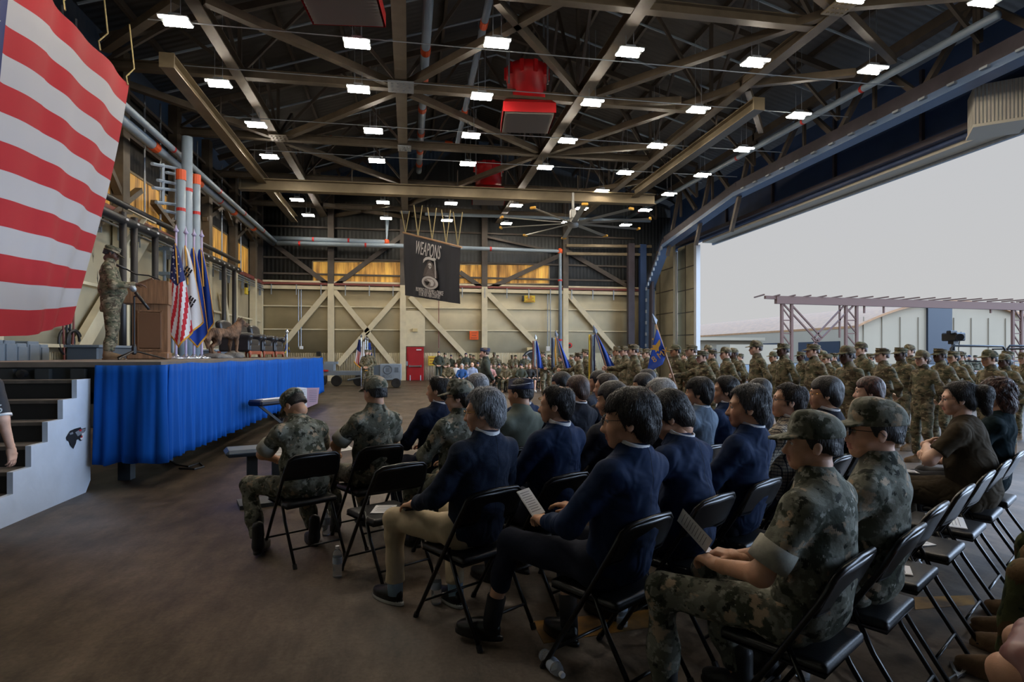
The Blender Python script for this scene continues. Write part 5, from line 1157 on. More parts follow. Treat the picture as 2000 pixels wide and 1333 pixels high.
bshape(ring,'banner_white','wreath',.15); bshape(rin,'banner_gray','emblem_field',.165); bshape([(.46,.70),(.55,.70),(.53,.755),(.50,.765)],'flag_ink','shield',.18); bshape([(.50,.66),(.60,.655),(.64,.70),(.62,.76),(.57,.77),(.58,.71)],'banner_white','bird_shape',.18)
# ---------------------------------------------------------------- outside
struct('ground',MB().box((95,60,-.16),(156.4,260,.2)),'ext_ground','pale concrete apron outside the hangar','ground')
YF=80.0
a0,a1=PY(1668,640,YF),PY(2045,640,YF); zs=PY(1668,641,YF)[2]; zt=PY(1850,591,YF)[2]; xc=(a0[0]+a1[0])/2; hw=(a1[0]-a0[0])/2
arc=[(xc+hw*k/14,zs+(zt-zs)*(1-(k/14)**2)) for k in range(-14,15)]
t=thing('outdoor_hangar','large white arched hangar across the apron with dark open doorway','building',(xc,YF,0))
q=V(xc,YF,0); L=70
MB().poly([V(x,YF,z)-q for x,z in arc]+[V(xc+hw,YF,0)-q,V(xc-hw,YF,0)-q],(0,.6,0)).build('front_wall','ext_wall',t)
m=MB()
for (x0,z0),(x1,z1) in zip(arc,arc[1:]): m.poly([V(x0,YF-.6,z0)-q,V(x1,YF-.6,z1)-q,V(x1,YF-.6,z1+.35)-q,V(x0,YF-.6,z0+.35)-q],(0,L,0))
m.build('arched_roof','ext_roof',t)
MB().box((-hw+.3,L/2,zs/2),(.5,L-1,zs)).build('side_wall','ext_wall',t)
d0,d1=PY(1809,692,YF)[0]-xc,PY(1856,692,YF)[0]-xc; dz=PY(1830,598,YF)[2]; MB().box(((d0+d1)/2,-.1,dz/2),(d1-d0,.5,dz)).build('open_doorway','ext_dark',t)
m=MB(); 
for k in range(11): m.box((-hw+hw*2*(k+.5)/11,-.06,zs*.5+1),(.12,.12,zs+1.5))
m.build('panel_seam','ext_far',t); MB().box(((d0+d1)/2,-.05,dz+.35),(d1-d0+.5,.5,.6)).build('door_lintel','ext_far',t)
for k,(y,w) in enumerate([(8,10),(22,7),(31,7)]): MB().box((-hw-.02,y,2.0),(.2,w,3.2)).build('side_window','ext_dark',t)
p=PD(1396,660,104); o=MB().box((p[0],p[1],1.9),(11,8,3.8),0).box((p[0],p[1],4.1),(13,10,.5),1).box((p[0]-2,p[1]-5.1,1.6),(4,.2,1.6),2).build('low_building',['ext_far','ext_wall','ext_dark']); tag(o,'low flat roofed building far off at the left of the opening','building')
o=MB().box(PD(1470,674,92)*V(1,1,0)+V(0,0,1.5),(10,4,3.0),0).build('low_shed','ext_wall'); tag(o,'long low white shed beside the arched hangar','building')
YK=43.0; t=thing('steel_canopy_frame','brown steel canopy frame standing on lattice posts outside','frame',(0,YK,0))
def K(px,py,dy=0): p=PY(px,py,YK); return V(p[0],dy,p[2])
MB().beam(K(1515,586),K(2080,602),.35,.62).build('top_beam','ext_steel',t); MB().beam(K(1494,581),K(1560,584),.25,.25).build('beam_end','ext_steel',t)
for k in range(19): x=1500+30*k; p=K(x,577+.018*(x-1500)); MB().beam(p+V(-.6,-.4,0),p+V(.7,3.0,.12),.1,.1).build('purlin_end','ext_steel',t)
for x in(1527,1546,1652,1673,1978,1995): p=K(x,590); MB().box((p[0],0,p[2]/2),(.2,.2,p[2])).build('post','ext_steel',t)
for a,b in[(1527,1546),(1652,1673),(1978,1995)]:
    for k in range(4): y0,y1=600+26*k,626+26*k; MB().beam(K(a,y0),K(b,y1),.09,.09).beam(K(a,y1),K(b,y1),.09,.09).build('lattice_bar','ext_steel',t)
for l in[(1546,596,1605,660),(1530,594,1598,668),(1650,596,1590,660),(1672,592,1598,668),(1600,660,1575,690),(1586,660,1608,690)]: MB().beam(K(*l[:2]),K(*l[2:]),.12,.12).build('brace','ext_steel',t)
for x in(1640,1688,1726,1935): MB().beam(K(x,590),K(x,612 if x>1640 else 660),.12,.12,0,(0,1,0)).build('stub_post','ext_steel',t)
# camera platform
t=thing('railed_platform','black railed camera platform beyond the standing formation','platform',(*PD(1900,692,17)[:2],0),-8)
w=2.5; MB().box((0,0,.55),(w,1.6,.9)).build('base','black_plastic',t)
for x0,x1 in((-w/2,.28),(.36,w/2)):
    MB().tube([(x0,-.75,1.0),(x0,-.75,1.7),(x0+.06,-.75,1.78),(x1-.06,-.75,1.76),(x1,-.75,1.68),(x1,-.75,1.0)],.03,0,8).build('rail','black_plastic',t,True)
MB().tube([(w/2,-.75,1.7),(w/2,.75,1.7),(w/2,.75,.2)],.03,0,8).tube([(-w/2,-.75,1.35),(w/2,-.75,1.35)],.02,0,6).build('side_rail','black_plastic',t,True)
p=PD(1862,692,17.2); t=thing('video_camera','black video camera on a tripod above the railed platform','camera',(p[0],p[1],1.0)); 
MB().box((0,0,1.05),(.34,.5,.24),0,None,.03).box((-.16,-.1,1.18),(.25,.15,.1),0,None,.02).tube([(-.1,-.25,1.03),(-.22,-.42,1.03)],[.09,.1],0,12).build('camera_body','black_plastic',t); MB().tube([(0,0,.62),(0,0,.95)],.05,0,8).box((0,0,.9),(.18,.18,.12)).build('tripod_head','black_plastic',t)
for a in(90,210,330): MB().tube([(0,0,.65),(.3*math.cos(R_(a)),.3*math.sin(R_(a)),.0)],.022,0,6).build('leg','black_plastic',t)
MB().tube([(.15,0,1.1),(.32,.05,1.2),(.28,.1,.7),(.3,0,.1)],.012,0,5).build('cable','black_plastic',t)
# ---------------------------------------------------------------- chairs
RD=V(math.sin(R_(58)),math.cos(R_(58)),0); FD=V(-math.cos(R_(58)),math.sin(R_(58)),0); CRZ=32
CH=[None]
def seat_at(r,f): p=RD*r+FD*(f+.21); return p
def chair(r,f,lab,rz=0):
    p=seat_at(r,f)
    if CH[0]: return dup(CH[0],p,CRZ+rz,lab)
    t=thing('folding_chair',lab,'chair',p,CRZ,'black folding chairs of the audience'); CH[0]=t
    w=.215
    m=MB()
    m.tube([(-w,.25,.01),(-w,.0,.40),(-w*.98,-.16,.66),(-w*.9,-.21,.765),(-w*.72,-.225,.792),(0,-.23,.80),(w*.72,-.225,.792),(w*.9,-.21,.765),(w*.98,-.16,.66),(w,0,.40),(w,.25,.01)],.0125,0,10); m.build('front_leg_and_back_frame','chair_black',t,True)
    MB().tube([(-w,.185,.115),(w,.185,.115)],.008,0,8).build('front_crossbar','chair_black',t,True)
    for s in(-1,1): MB().tube([(s*w*.9,-.32,.01),(s*w*.9,-.13,.30),(s*w*.9,-.045,.475)],.0115,0,10).build('rear_leg','chair_black',t,True)
    MB().tube([(-w*.9,-.25,.12),(w*.9,-.25,.12)],.008,0,8).build('rear_crossbar','chair_black',t,True)
    for s in(-1,1):
        for (y,z) in((.255,.012),): MB().tube([(s*w,.256,.0),(s*w,.24,.03)],.016,0,8).build('foot_cap','rubber',t)
        MB().tube([(s*w*.9,-.325,.0),(s*w*.9,-.31,.03)],.016,0,8).build('foot_cap','rubber',t)
    def sf(P):
        d=rbox((0,.02,.425),(.197,.205,.022),.018)(P); return d-.006*np.clip(1-(P[:,0]/.19)**2,0,1)*np.clip(1-((P[:,1]-.02)/.2)**2,0,1)*(P[:,2]>.42)
    v,f_=snet(sf,(-.21,-.2,.39),(.21,.24,.46),.009); MB().add(v,f_).build('seat','chair_vinyl',t,True)
    MB().tube([(-.195,-.175,.408),(-.195,.215,.408),(.195,.215,.408),(.195,-.175,.408)],.011,0,8,closed=True).build('seat_rim','chair_black',t,True)
    def bk(u,v): 
        x=(u-.5)*2; yy=-.155-.075*v-.02*(1-x*x); z=.615+.175*v-(.02*abs(x)**6)*v; return V(x*w*(.985-.1*v**6),yy+.012,z)
    MB().grid(bk,18,8).build('backrest','chair_black',t,True,.014); MB().tube([bk(u,0)+V(0,0,-.002) for u in np.linspace(0,1,15)],.007,0,6).build('backrest_lip','chair_black',t,True)
    return t
# ---------------------------------------------------------------- small things
def bottle(p,lab,R=None,first=[None]):
    if first[0] and R is None: return dup(first[0],p,random.uniform(0,360),lab)
    t=thing('water_bottle',lab,'bottle',p,0,'plastic water bottles on the floor' ); 
    pr=[(.027,0),(.031,.004),(.032,.02)]+[(.032-.0018*(k%2),.03+.008*k) for k in range(7)]+[(.0325,.09),(.0325,.145),(.031,.15),(.031,.155),(.024,.178),(.013,.19),(.0125,.2)]
    MB().lathe(pr,(0,0,0),18).build('bottle_body','bottle_clear',t,True); MB().lathe([(.0331,.095),(.0331,.14)],(0,0,0),18,0,None,False).build('bottle_label','bottle_label',t,True); MB().lathe([(.0145,.196),(.0145,.213),(.013,.215)],(0,0,0),14).build('bottle_cap','bottle_cap',t)
    if R is not None: t.rotation_euler=R
    elif first[0] is None: first[0]=t
    return t
for (x,y,lab) in[(506,1076,'water bottle on the floor beside the boot of the reading soldier'),(637,1046,'water bottle under the chair of the reading soldier'),(659,1127,'water bottle standing in front of the empty chair with a program'),(852,1180,'water bottle beside the chair leg of the grey haired man'),(1215,1224,'water bottle under the chair of the big man in glasses'),(1568,1326,'water bottle under the chair of the front capped soldier'),(1793,1152,'water bottle glinting under the empty chairs at right')]:
    bottle(PZ(x,y,0),lab)
bottle(PZ(1062,1292,0)+V(0,0,.034),'water bottle lying on its side on the floor by a chair leg',(R_(90),0,R_(12)))
def paper(p,R,lab,w=.14,h=.2,open_=0,mt='paper'):
    t=thing('program',lab,'paper',p); t.rotation_euler=R
    if open_:
        a=R_(open_); MB().poly([(0,-h/2,0),(w,-h/2,0),(w,h/2,0),(0,h/2,0)],(0,0,.0015)).add([(0,-h/2,0),(-w*math.cos(a),-h/2,w*math.sin(a)),(-w*math.cos(a),h/2,w*math.sin(a)),(0,h/2,0)],[(0,1,2,3)]).build('pages',mt,t)
    else: MB().box((0,0,.001),(w,h,.002)).box((.003,.0,.004),(w*.98,h*.99,.0015)).build('pages',mt,t)
    m=MB(); 
    for k in range(9): m.box((w*.5 if open_ else 0,h*(.38-.09*k),.0022 if open_ else .0055),(w*(.6 if k%2 else .75),h*.014,.0008)); (m.box((-w*.5*math.cos(a)+.002,h*(.38-.09*k),w*.5*math.sin(a)-.002),(w*.6,h*.014,.0008),0,rotm(0,open_,0)) if open_ else 0); (m.box((-w*.5*math.cos(a)-.002,h*(.38-.09*k),w*.5*math.sin(a)+.002),(w*.6,h*.014,.0008),0,rotm(0,open_,0)) if open_ else 0); (m.box((w*.5,h*(.38-.09*k),-.0008),(w*.7,h*.014,.0008)) if open_ else 0)
    m.build('printed_lines','paper_ink',t)
    return t
sz=.452
def onseat(r,f,dx,dy,rz,lab,**k): q=seat_at(r,f)+RD*dx+FD*dy; return paper((q[0],q[1],sz),(0,0,R_(CRZ+rz)),lab,**k)
onseat(2.12,3.49,-.02,.0,-40,'program with a dark picture lying on the empty chair in the second row',w=.15,h=.21)
onseat(3.5,.77,-.05,-.02,20,'program on the first empty chair right of the capped soldiers'); onseat(4.1,.77,-.05,.03,-30,'program on the second empty chair right of the capped soldiers'); onseat(4.7,.77,0,0,15,'wide program folder on the third empty chair at right',w=.3,h=.21)
# pliers tool on the floor lower right
q=PZ(1872,1322,0); t=thing('multitool','open multitool lying on the floor at the lower right edge','tool',(q[0],q[1],.012),40)
for s in(-1,1): MB().beam((0,s*.012,0),(.1,s*.035,0),.014,.02).build('handle','steel_bright',t)
MB().poly([(-.06,0,0),(0,-.016,0),(0,.016,0)],(0,0,.012)).build('jaws','steel_bright',t); MB().beam((0,0,.005),(-.12,.04,.005),.008,.004).build('blade','steel_bright',t)
# keyboard on stand, bench, sheet music
p=PZ(552,838,.0); t=thing('keyboard','blue grey electric keyboard on a stand beside the stage','keyboard',PD(545,692,10.2)*V(1,1,0),60)
MB().box((0,0,.74),(1.15,.30,.1),0,None,.03).build('body','key_body',t); MB().box((0,-.05,.795),(1.0,.14,.012)).build('white_keys','paper',t)
for s in(-1,1): MB().beam((-.4*s,-.2,.0),(.35*s,.1,.68),.05,.04).build('leg','black_plastic',t)
p=PD(600,775,9.6); t=thing('sheet_music','open pink and white sheet music standing above the keyboard','sheet music',p,22); MB().poly([(-.16,0,-.17),(.0,.02,-.19),(.0,.02,.14),(-.16,0,.16)],(0,.004,0)).build('left_page','paper',t); MB().poly([(.0,.02,-.19),(.16,-.02,-.12),(.19,-.02,.14),(.0,.02,.14)],(0,.004,0)).build('right_page','paper_pink',t); MB().tube([(0,.03,-.2),(0,.05,-.8),(0,.05,-p[2]+.01)],.012,0,6).lathe([(.2,0),(.2,.02),(.02,.03)],(0,.05,-p[2]),12).build('stand','black_plastic',t)
m=MB(); 
for k in range(7): m.box((-.08,-.004+.008*0,.11-.035*k),(.11,.004,.006)).box((.09,-.012,.1-.03*k),(.12,.004,.006))
m.build('printed_lines','paper_ink',t)
p=PD(517,860,6.1); t=thing('padded_bench','low blue grey padded bench beside the reading soldier','bench',(p[0],p[1],0),20); MB().box((0,0,.56),(.75,.36,.07),0,None,.03).build('seat','bench_blue',t)
for s in(-1,1): MB().box((s*.12,0,.27),(.1,.06,.54)).build('leg','trailer_dark',t)
MB().box((0,0,.02),(.5,.32,.04)).build('base','trailer_dark',t)
m=MB().tube([PZ(x,y,.012) for x,y in[(330,900),(345,908),(368,912),(390,905),(398,912),(380,917),(350,915)]],.012,0,6); tag(m.build('power_cable','rubber'),'black cable coiled on the floor under the stage skirting','cable')
# ground power cart and trailer by the back wall
p=PD(757,692,27.5); t=thing('power_cart','grey wheeled power cart with round emblem near the red door','cart',(p[0],p[1],0),0)
MB().box((.15,0,.72),(.98,1.1,.75),0,None,.03).build('engine_cover','paint_gray',t); MB().poly([(-.34,-.5,.35),(-.34,-.5,1.05),(-.85,-.5,1.0),(-1.0,-.5,.85),(-1.0,-.5,.35)],(0,1,0)).build('front_hood','paint_gray_dark',t)
for s in(-1,1): MB().lathe([(.05,-.07),(.2,-.08),(.22,-.06),(.22,.06),(.2,.08),(.05,.07)],(-.55,s*.5,.22),18,0,rotm(90,0,0)).build('wheel','rubber',t); MB().lathe([(.05,-.07),(.2,-.08),(.22,-.06),(.22,.06),(.2,.08),(.05,.07)],(.4,s*.5,.22),18,0,rotm(90,0,0)).build('wheel','rubber',t)
m=MB().tube([(.03+.19*math.cos(a),-.56,.83+.19*math.sin(a)) for a in np.linspace(0,6.283,18,endpoint=False)],.03,0,5,closed=True).box((.03,-.56,.83),(.16,.02,.2)).box((.42,-.56,.83),(.18,.015,.22)); m.build('emblem','paint_gray_dark',t)
textmesh('BLDG',.17,'lettering','paint_gray_dark',t,frame((.0,-.56,.52),(1,0,0),(0,0,1)))
MB().tube([(-1.0,-.1,.5),(-1.8,-.1,.35)],.05,0,8).build('tow_bar','paint_gray_dark',t); MB().tube([(-.6,0,1.05),(-.6,0,1.85),(-1.2,0,1.85)],.04,0,6).build('exhaust_mast','trailer_dark',t)
p=PD(672,692,29); t=thing('utility_trailer','grey flat utility trailer at the back wall left of the colour guard','trailer',(p[0],p[1],0),0)
MB().box((-.2,0,.62),(2.6,1.0,.2)).box((-.9,0,.9),(.9,.9,.35)).box((-.6,0,1.12),(.6,.5,.12)).box((.9,.0,.45),(.6,.8,.3)).build('bed','paint_gray',t)
for x in(-1.0,-.3,.75): MB().lathe([(.05,-.09),(.24,-.1),(.26,-.08),(.26,.08),(.24,.1),(.05,.09)],(x,-.5,.26),16,0,rotm(90,0,0)).build('wheel','rubber',t)
MB().box((-.8,-.55,.75),(.25,.05,.08)).build('red_marker','band_red',t); MB().tube([(1.1,0,.5),(1.9,0,.4)],.05,0,8).build('tow_bar','paint_gray_dark',t)
# ---------------------------------------------------------------- audience
def seated(r,f,lab,J,o,lod=0,rz=0,ch=True,chl=None,sc=1.0,grp=None):
    p=seat_at(r,f); t=thing('person',lab,'person',p,CRZ+rz,grp,sc); build_person(t,J,o,lod)
    if ch: chair(r,f,chl or ('black folding chair under the '+lab))
    return t
KS=lambda **k: dict(dict(skin='skin_tan',top='camo',topmat='camo_granite',trs='bloused',trsmat='camo_granite',hair='short',cap='korean',capmat='camo_granite',shoe='boot',shoemat='boot_black'),**k)
SU=lambda **k: dict(dict(skin='skin_tan',top='suit',topmat='suit_navy',trs='trousers',trsmat='trouser_navy',hair='full',shoemat='shoe_black',sock='sock_black'),**k)
def Jx(J,**k):
    for a,b in k.items(): J[a]=V(*b) if isinstance(b,(tuple,list)) and len(b)==3 else b
    return J
# front row
J=pose_seated(lean=-4,slump=.10,yaw=16,pitch=-44,arms='paper',headfwd=.06); J['AL']=V(-.3,.16,.11); J['KL']=V(-.30,.40,.53); J['FL']=-40; J['AR']=V(.14,.12,.09)
seated(1.86,4.31,'soldier in grey camouflage and cap bent over a paper, leftmost of the seated audience',J,KS(sleeve='roll',handL='hold',handR='hold',girth=1.08),chl='black folding chair under the soldier bent over a paper',sc=.96)
seated(2.43,4.31,'soldier in grey camouflage and cap facing away, second in the front row',pose_seated(lean=8,yaw=8,pitch=-3,arms='knee'),KS(sleeve='roll'),chl='black folding chair under the second soldier of the front row')
seated(3.06,4.31,'man in navy suit with thinning black hair beside the two front soldiers',pose_seated(lean=9,yaw=32),SU(hair='thin',topmat='suit_navy'),chl='black folding chair under the thin haired man in the front row',sc=1.0)
seated(3.52,4.31,'man with pale grey hair mostly hidden behind the grey haired man',pose_seated(lean=6,yaw=25),SU(hair='wavy',hairmat='hair_gray',topmat='suit_dark'),1,ch=False)
seated(4.1,4.31,'man in navy suit partly hidden behind the blue flight cap',pose_seated(lean=10,yaw=25),SU(hair='full',topmat='suit_navy_blue'),1,ch=False,sc=.95)
seated(4.66,4.31,'dark haired man in dark suit, just right of the flight cap in the front row',pose_seated(lean=10,yaw=25,pitch=-6),SU(hair='full',topmat='suit_dark'),1,ch=False)
seated(5.3,4.31,'black haired man with pale collar and grey suit near the flag poles',pose_seated(lean=8,yaw=25),SU(hair='full',topmat='suit_gray'),1,ch=False)
seated(6.25,4.31,'woman with long black hair seated below the blue unit flag',pose_seated(lean=8,yaw=25),SU(hair='longh',fem=True,topmat='suit_dark',skin='skin_light'),1,ch=False)
# second row
chair(2.12,3.49,'empty black folding chair with a program on its seat in the second row')
seated(2.72,3.49,'woman soldier in grey camouflage with cap and glasses, seated before the grey haired man',pose_seated(lean=4,yaw=38,pitch=-2),KS(cap='dome',fem=True,skin='skin_light',glasses='frame_black',hair='bun'),chl='black folding chair under the woman soldier with glasses',sc=.99)
seated(3.3,3.49,'officer in olive uniform shirt wearing a dark blue flight cap',pose_seated(lean=10,yaw=14,pitch=-2),dict(skin='skin_tan',top='flight',topname='uniform_shirt',topmat='flight_olive',trs='trousers',trsmat='trouser_navy',hair='short',cap='garrison',capmat='cap_navy',shoemat='shoe_black'),chl='black folding chair under the officer in the flight cap')
seated(4.0,3.49,'brown haired man in dark navy jacket left of the big man',pose_seated(lean=10,yaw=15,pitch=-4),SU(hair='full',hairmat='hair_brown',topmat='suit_dark'),1,ch=False)
seated(4.45,3.49,'man with wavy dark hair peeking out behind the big man in glasses',pose_seated(lean=6,yaw=30),SU(hair='wavy',hairmat='hair_soft',topmat='suit_dark'),1,ch=False)
seated(5.0,3.49,'dark haired person seen just left of the white haired man',pose_seated(lean=10,yaw=25),SU(hair='full',topmat='suit_dark'),1,ch=False)
# third row
J=pose_seated(lean=10,yaw=40,pitch=-4); J['KL']=V(-.22,.48,.53); J['AL']=V(-.21,.50,.09); J['KR']=V(.16,.42,.52); J['AR']=V(.05,.22,.09); J['EL']=V(-.27,-.02,.76); J['WL']=V(-.20,.28,.66); J['DL']=V(-.05,1,-.25); J['FL']=10
seated(2.11,2.5,'grey haired man in dark tweed jacket and khaki trousers with black sneakers',J,SU(hair='wavy',hairmat='hair_gray',topmat='suit_tweed',trsmat='trouser_khaki',glasses='frame_gold',sock='sock_blue',solemat='sole_white',skin='skin_fair',girth=1.03),chl='black folding chair under the grey haired man in khaki trousers')
seated(2.71,2.5,'man in navy suit with thinning black hair, right of the grey haired man',pose_seated(lean=9,yaw=32),SU(hair='thin',girth=1.05,topmat='suit_navy_blue'),chl='black folding chair under the thin haired man of the third row')
seated(3.28,2.5,'man in black suit hidden behind the big man in glasses',pose_seated(lean=8,yaw=25,pitch=-5),SU(hair='full',topmat='suit_dark'),1,ch=False)
seated(3.86,2.5,'white haired man in dark suit wearing glasses',pose_seated(lean=8,yaw=34),SU(hair='wavy',hairmat='hair_white',topmat='suit_dark',glasses='frame_black',skin='skin_fair'),chl='black folding chair under the white haired man')
seated(4.42,2.5,'black haired man in pale blue grey jacket',pose_seated(lean=8,yaw=26),SU(hair='full',topmat='suit_lightblue'),chl='black folding chair under the man in the pale blue grey jacket')
seated(4.86,2.5,'short haired man in navy suit with pale collar, behind the grizzled man',pose_seated(lean=8,yaw=34),SU(hair='grayfull',hairmat='hair_black',topmat='suit_navy_blue'),chl='black folding chair under the short haired man in navy')
seated(5.5,2.5,'dark haired person barely seen above the grizzled man in navy',pose_seated(lean=8,yaw=25),SU(hair='full',topmat='suit_dark'),1,ch=False,sc=.97)
# fourth row
J=pose_seated(lean=9,yaw=34,pitch=-2,arms='paper'); J['KL']=V(-.2,.50,.55); J['AL']=V(-.26,.60,.12); J['KR']=V(.16,.45,.53); J['AR']=V(.07,.34,.09); J['EL']=V(-.27,.03,.76); J['WL']=V(-.17,.27,.70); J['FL']=25
TB=seated(2.27,1.6,'big man in navy suit with black hair and glasses holding a folded paper',J,SU(glasses='frame_black',topmat='suit_navy_blue',girth=1.08,sock='sock_black',handL='hold',ankle=.5,trz=.23,hs=1.15),chl='black folding chair under the big man in glasses',sc=1.01)
seated(2.88,1.6,'black haired man in navy suit looking down, right of the big man in glasses',pose_seated(lean=3,slump=.07,yaw=30,pitch=-30,headfwd=.05),SU(topmat='suit_navy_blue',hs=1.09),chl='black folding chair under the man looking down')
seated(3.46,1.6,'grizzled short haired man in navy suit, third in the fourth row',pose_seated(lean=8,yaw=32),SU(hair='grayfull',hairmat='hair_salt',topmat='suit_navy_blue',hs=1.08),chl='black folding chair under the grizzled man in navy')
seated(4.08,1.6,'man in checked jacket with glasses, seated beyond the grizzled man',pose_seated(lean=6,yaw=34,pitch=7),SU(hair='thin',hairmat='hair_soft',topmat='plaid_jacket',glasses='frame_silver',skin='skin_fair',collar='shirt_white'),chl='black folding chair under the man in the checked jacket')
seated(4.66,1.6,'dark haired man with glasses behind the checked jacket',pose_seated(lean=8,yaw=28),SU(hair='full',topmat='suit_dark',glasses='frame_gold'),1,chl='black folding chair behind the cap of the front soldier',sc=1.02)
chair(5.15,1.6,'black folding chair between the two capped soldiers, farther back')
seated(5.62,1.6,'person with dark red brown hair behind the peak of a camouflage cap',pose_seated(lean=8,yaw=25),SU(hair='full',hairmat='hair_auburn',topmat='suit_dark',skin='skin_light'),1,ch=False)
# fifth row
J=pose_seated(lean=10,slump=.05,yaw=30,pitch=2,arms='paper'); J['KL']=V(-.24,.47,.54); J['AL']=V(-.24,.46,.09); J['KR']=V(.12,.46,.53); J['AR']=V(.12,.30,.09); J['EL']=V(-.27,.02,.74); J['WL']=V(-.13,.27,.675); J['ER']=V(.26,.0,.74); J['WR']=V(.03,.27,.675)
seated(2.41,.78,'soldier in grey camouflage and cap holding a white program, nearest of the audience',J,KS(sleeve='roll',handL='hold',handR='hold',girth=1.06,hs=.92),chl='black folding chair under the nearest soldier with rolled sleeves',sc=.99)
seated(2.95,.74,'soldier in grey camouflage, cap and dark sunglasses, beside the nearest soldier',pose_seated(lean=9,slump=.03,yaw=34,pitch=3,arms='lap'),KS(glasses='sunglass',skin='skin_fair',hs=1.06),chl='black folding chair under the soldier in sunglasses',sc=.99)
for r,l in((3.5,'first'),(4.1,'second'),(4.7,'third')): chair(r,.77,l+' empty black folding chair right of the capped soldiers')
seated(5.28,.77,'woman in olive brown T-shirt with glasses and a black ponytail, arms folded',pose_seated(lean=-4,slump=.03,yaw=24,pitch=-3,arms='crossed',wide=1.08),dict(skin='skin_light',top='tee',sleeve='tee',topmat='tee_olive',trs='trousers',trsmat='tee_olive',hair='pony',hairmat='hair_black',shoemat='shoe_black',fem=True,girth=1.28,glasses='frame_black'),chl='black folding chair under the woman in the olive T-shirt')
seated(5.85,.77,'woman with curly auburn hair and dark green top at the right edge',pose_seated(lean=6,yaw=20),dict(skin='skin_light',top='tee',sleeve='tee',topmat='top_green_black',trs='trousers',trsmat='trouser_dark',hair='curly',hairmat='hair_auburn',shoemat='shoe_black',fem=True),chl='black folding chair under the woman with curly auburn hair')
# sixth row, partly in frame at the lower right
J=pose_seated(lean=8,yaw=20,legs='fwd')
seated(4.33,-.16,'person in green camouflage trousers and brown boots at the lower right edge',J,dict(skin='skin_light',top='camo',topmat='camo_woodland',trs='bloused',trsmat='camo_woodland',hair='short',shoe='boot',shoemat='boot_tan'),chl='black folding chair under the person in green camouflage trousers')
seated(3.75,-.20,'person in brown boots seated beyond the clasped hands',pose_seated(lean=8,yaw=20,legs='fwd'),dict(skin='skin_light',top='camo',topmat='camo_woodland',trs='bloused',trsmat='camo_woodland',hair='short',shoe='boot',shoemat='boot_tan'),1,chl='black folding chair beyond the woman with clasped hands')
J=pose_seated(lean=2,yaw=20,arms='paper'); J['WL']=V(-.10,.30,.72); J['WR']=V(.06,.28,.72); J['DL']=V(.55,.8,-.2); J['DR']=V(-.75,.6,-.15); J['PL']=V(-.3,0,1); J['PR']=V(.5,0,1)
seated(2.62,-.28,'woman with clasped hands over a mauve leather skirt at the lower right corner',J,dict(skin='skin_fair',top='suit',topmat='suit_dark',trs='trousers',skirt=True,bare_knee=True,trsmat='skirt_mauve',hair='longh',fem=True,shoemat='shoe_black',handL='grip',handR='grip',hem=.5),chl='black folding chair under the woman with clasped hands')
# held papers
def held(r,f,loc,R,lab,sc=1,**k):
    p=seat_at(r,f); c,s_=math.cos(R_(CRZ)),math.sin(R_(CRZ)); x,y,z=[q*sc for q in loc]
    return paper((p[0]+c*x-s_*y,p[1]+s_*x+c*y,z),(R_(R[0]),R_(R[1]),R_(R[2]+CRZ)),lab,**k)
held(1.86,4.31,(-.02,.46,.77),(35,0,0),'paper held in the hands of the soldier bent over at left',w=.15,h=.21)
held(2.43,4.31,(-.05,.42,.72),(15,0,10),'paper on the knees of the second soldier of the front row',w=.14,h=.2)
held(2.27,1.6,(-.14,.40,.745),(38,-10,-12),'folded paper in the hand of the big man in glasses',1.04,w=.075,h=.17)
held(2.41,.78,(-.06,.42,.715),(38,14,10),'white program held open by the nearest soldier with rolled sleeves',1.03,w=.10,h=.18,open_=50)
held(2.71,2.5,(-.24,.22,.74),(70,0,10),'small leaflet in the hand of the third row man in navy',w=.07,h=.13)
held(5.28,.77,(-.06,.36,.66),(5,0,30),'folded program in the lap of the woman in the olive T-shirt',w=.12,h=.16)
held(2.65,3.49,(-.10,.36,.64),(5,0,20),'paper on the lap of the woman soldier',w=.12,h=.16)
p=seat_at(2.11,2.5)+RD*-.20+FD*.36; t=thing('mobile_phone','black phone under the hand of the grey haired man','phone',(p[0],p[1],.625),CRZ-20); MB().box((0,0,0),(.075,.155,.012),0,None,.006).build('phone_body','phone',t); MB().box((0,0,.0065),(.068,.146,.001)).build('screen','lens_dark',t)
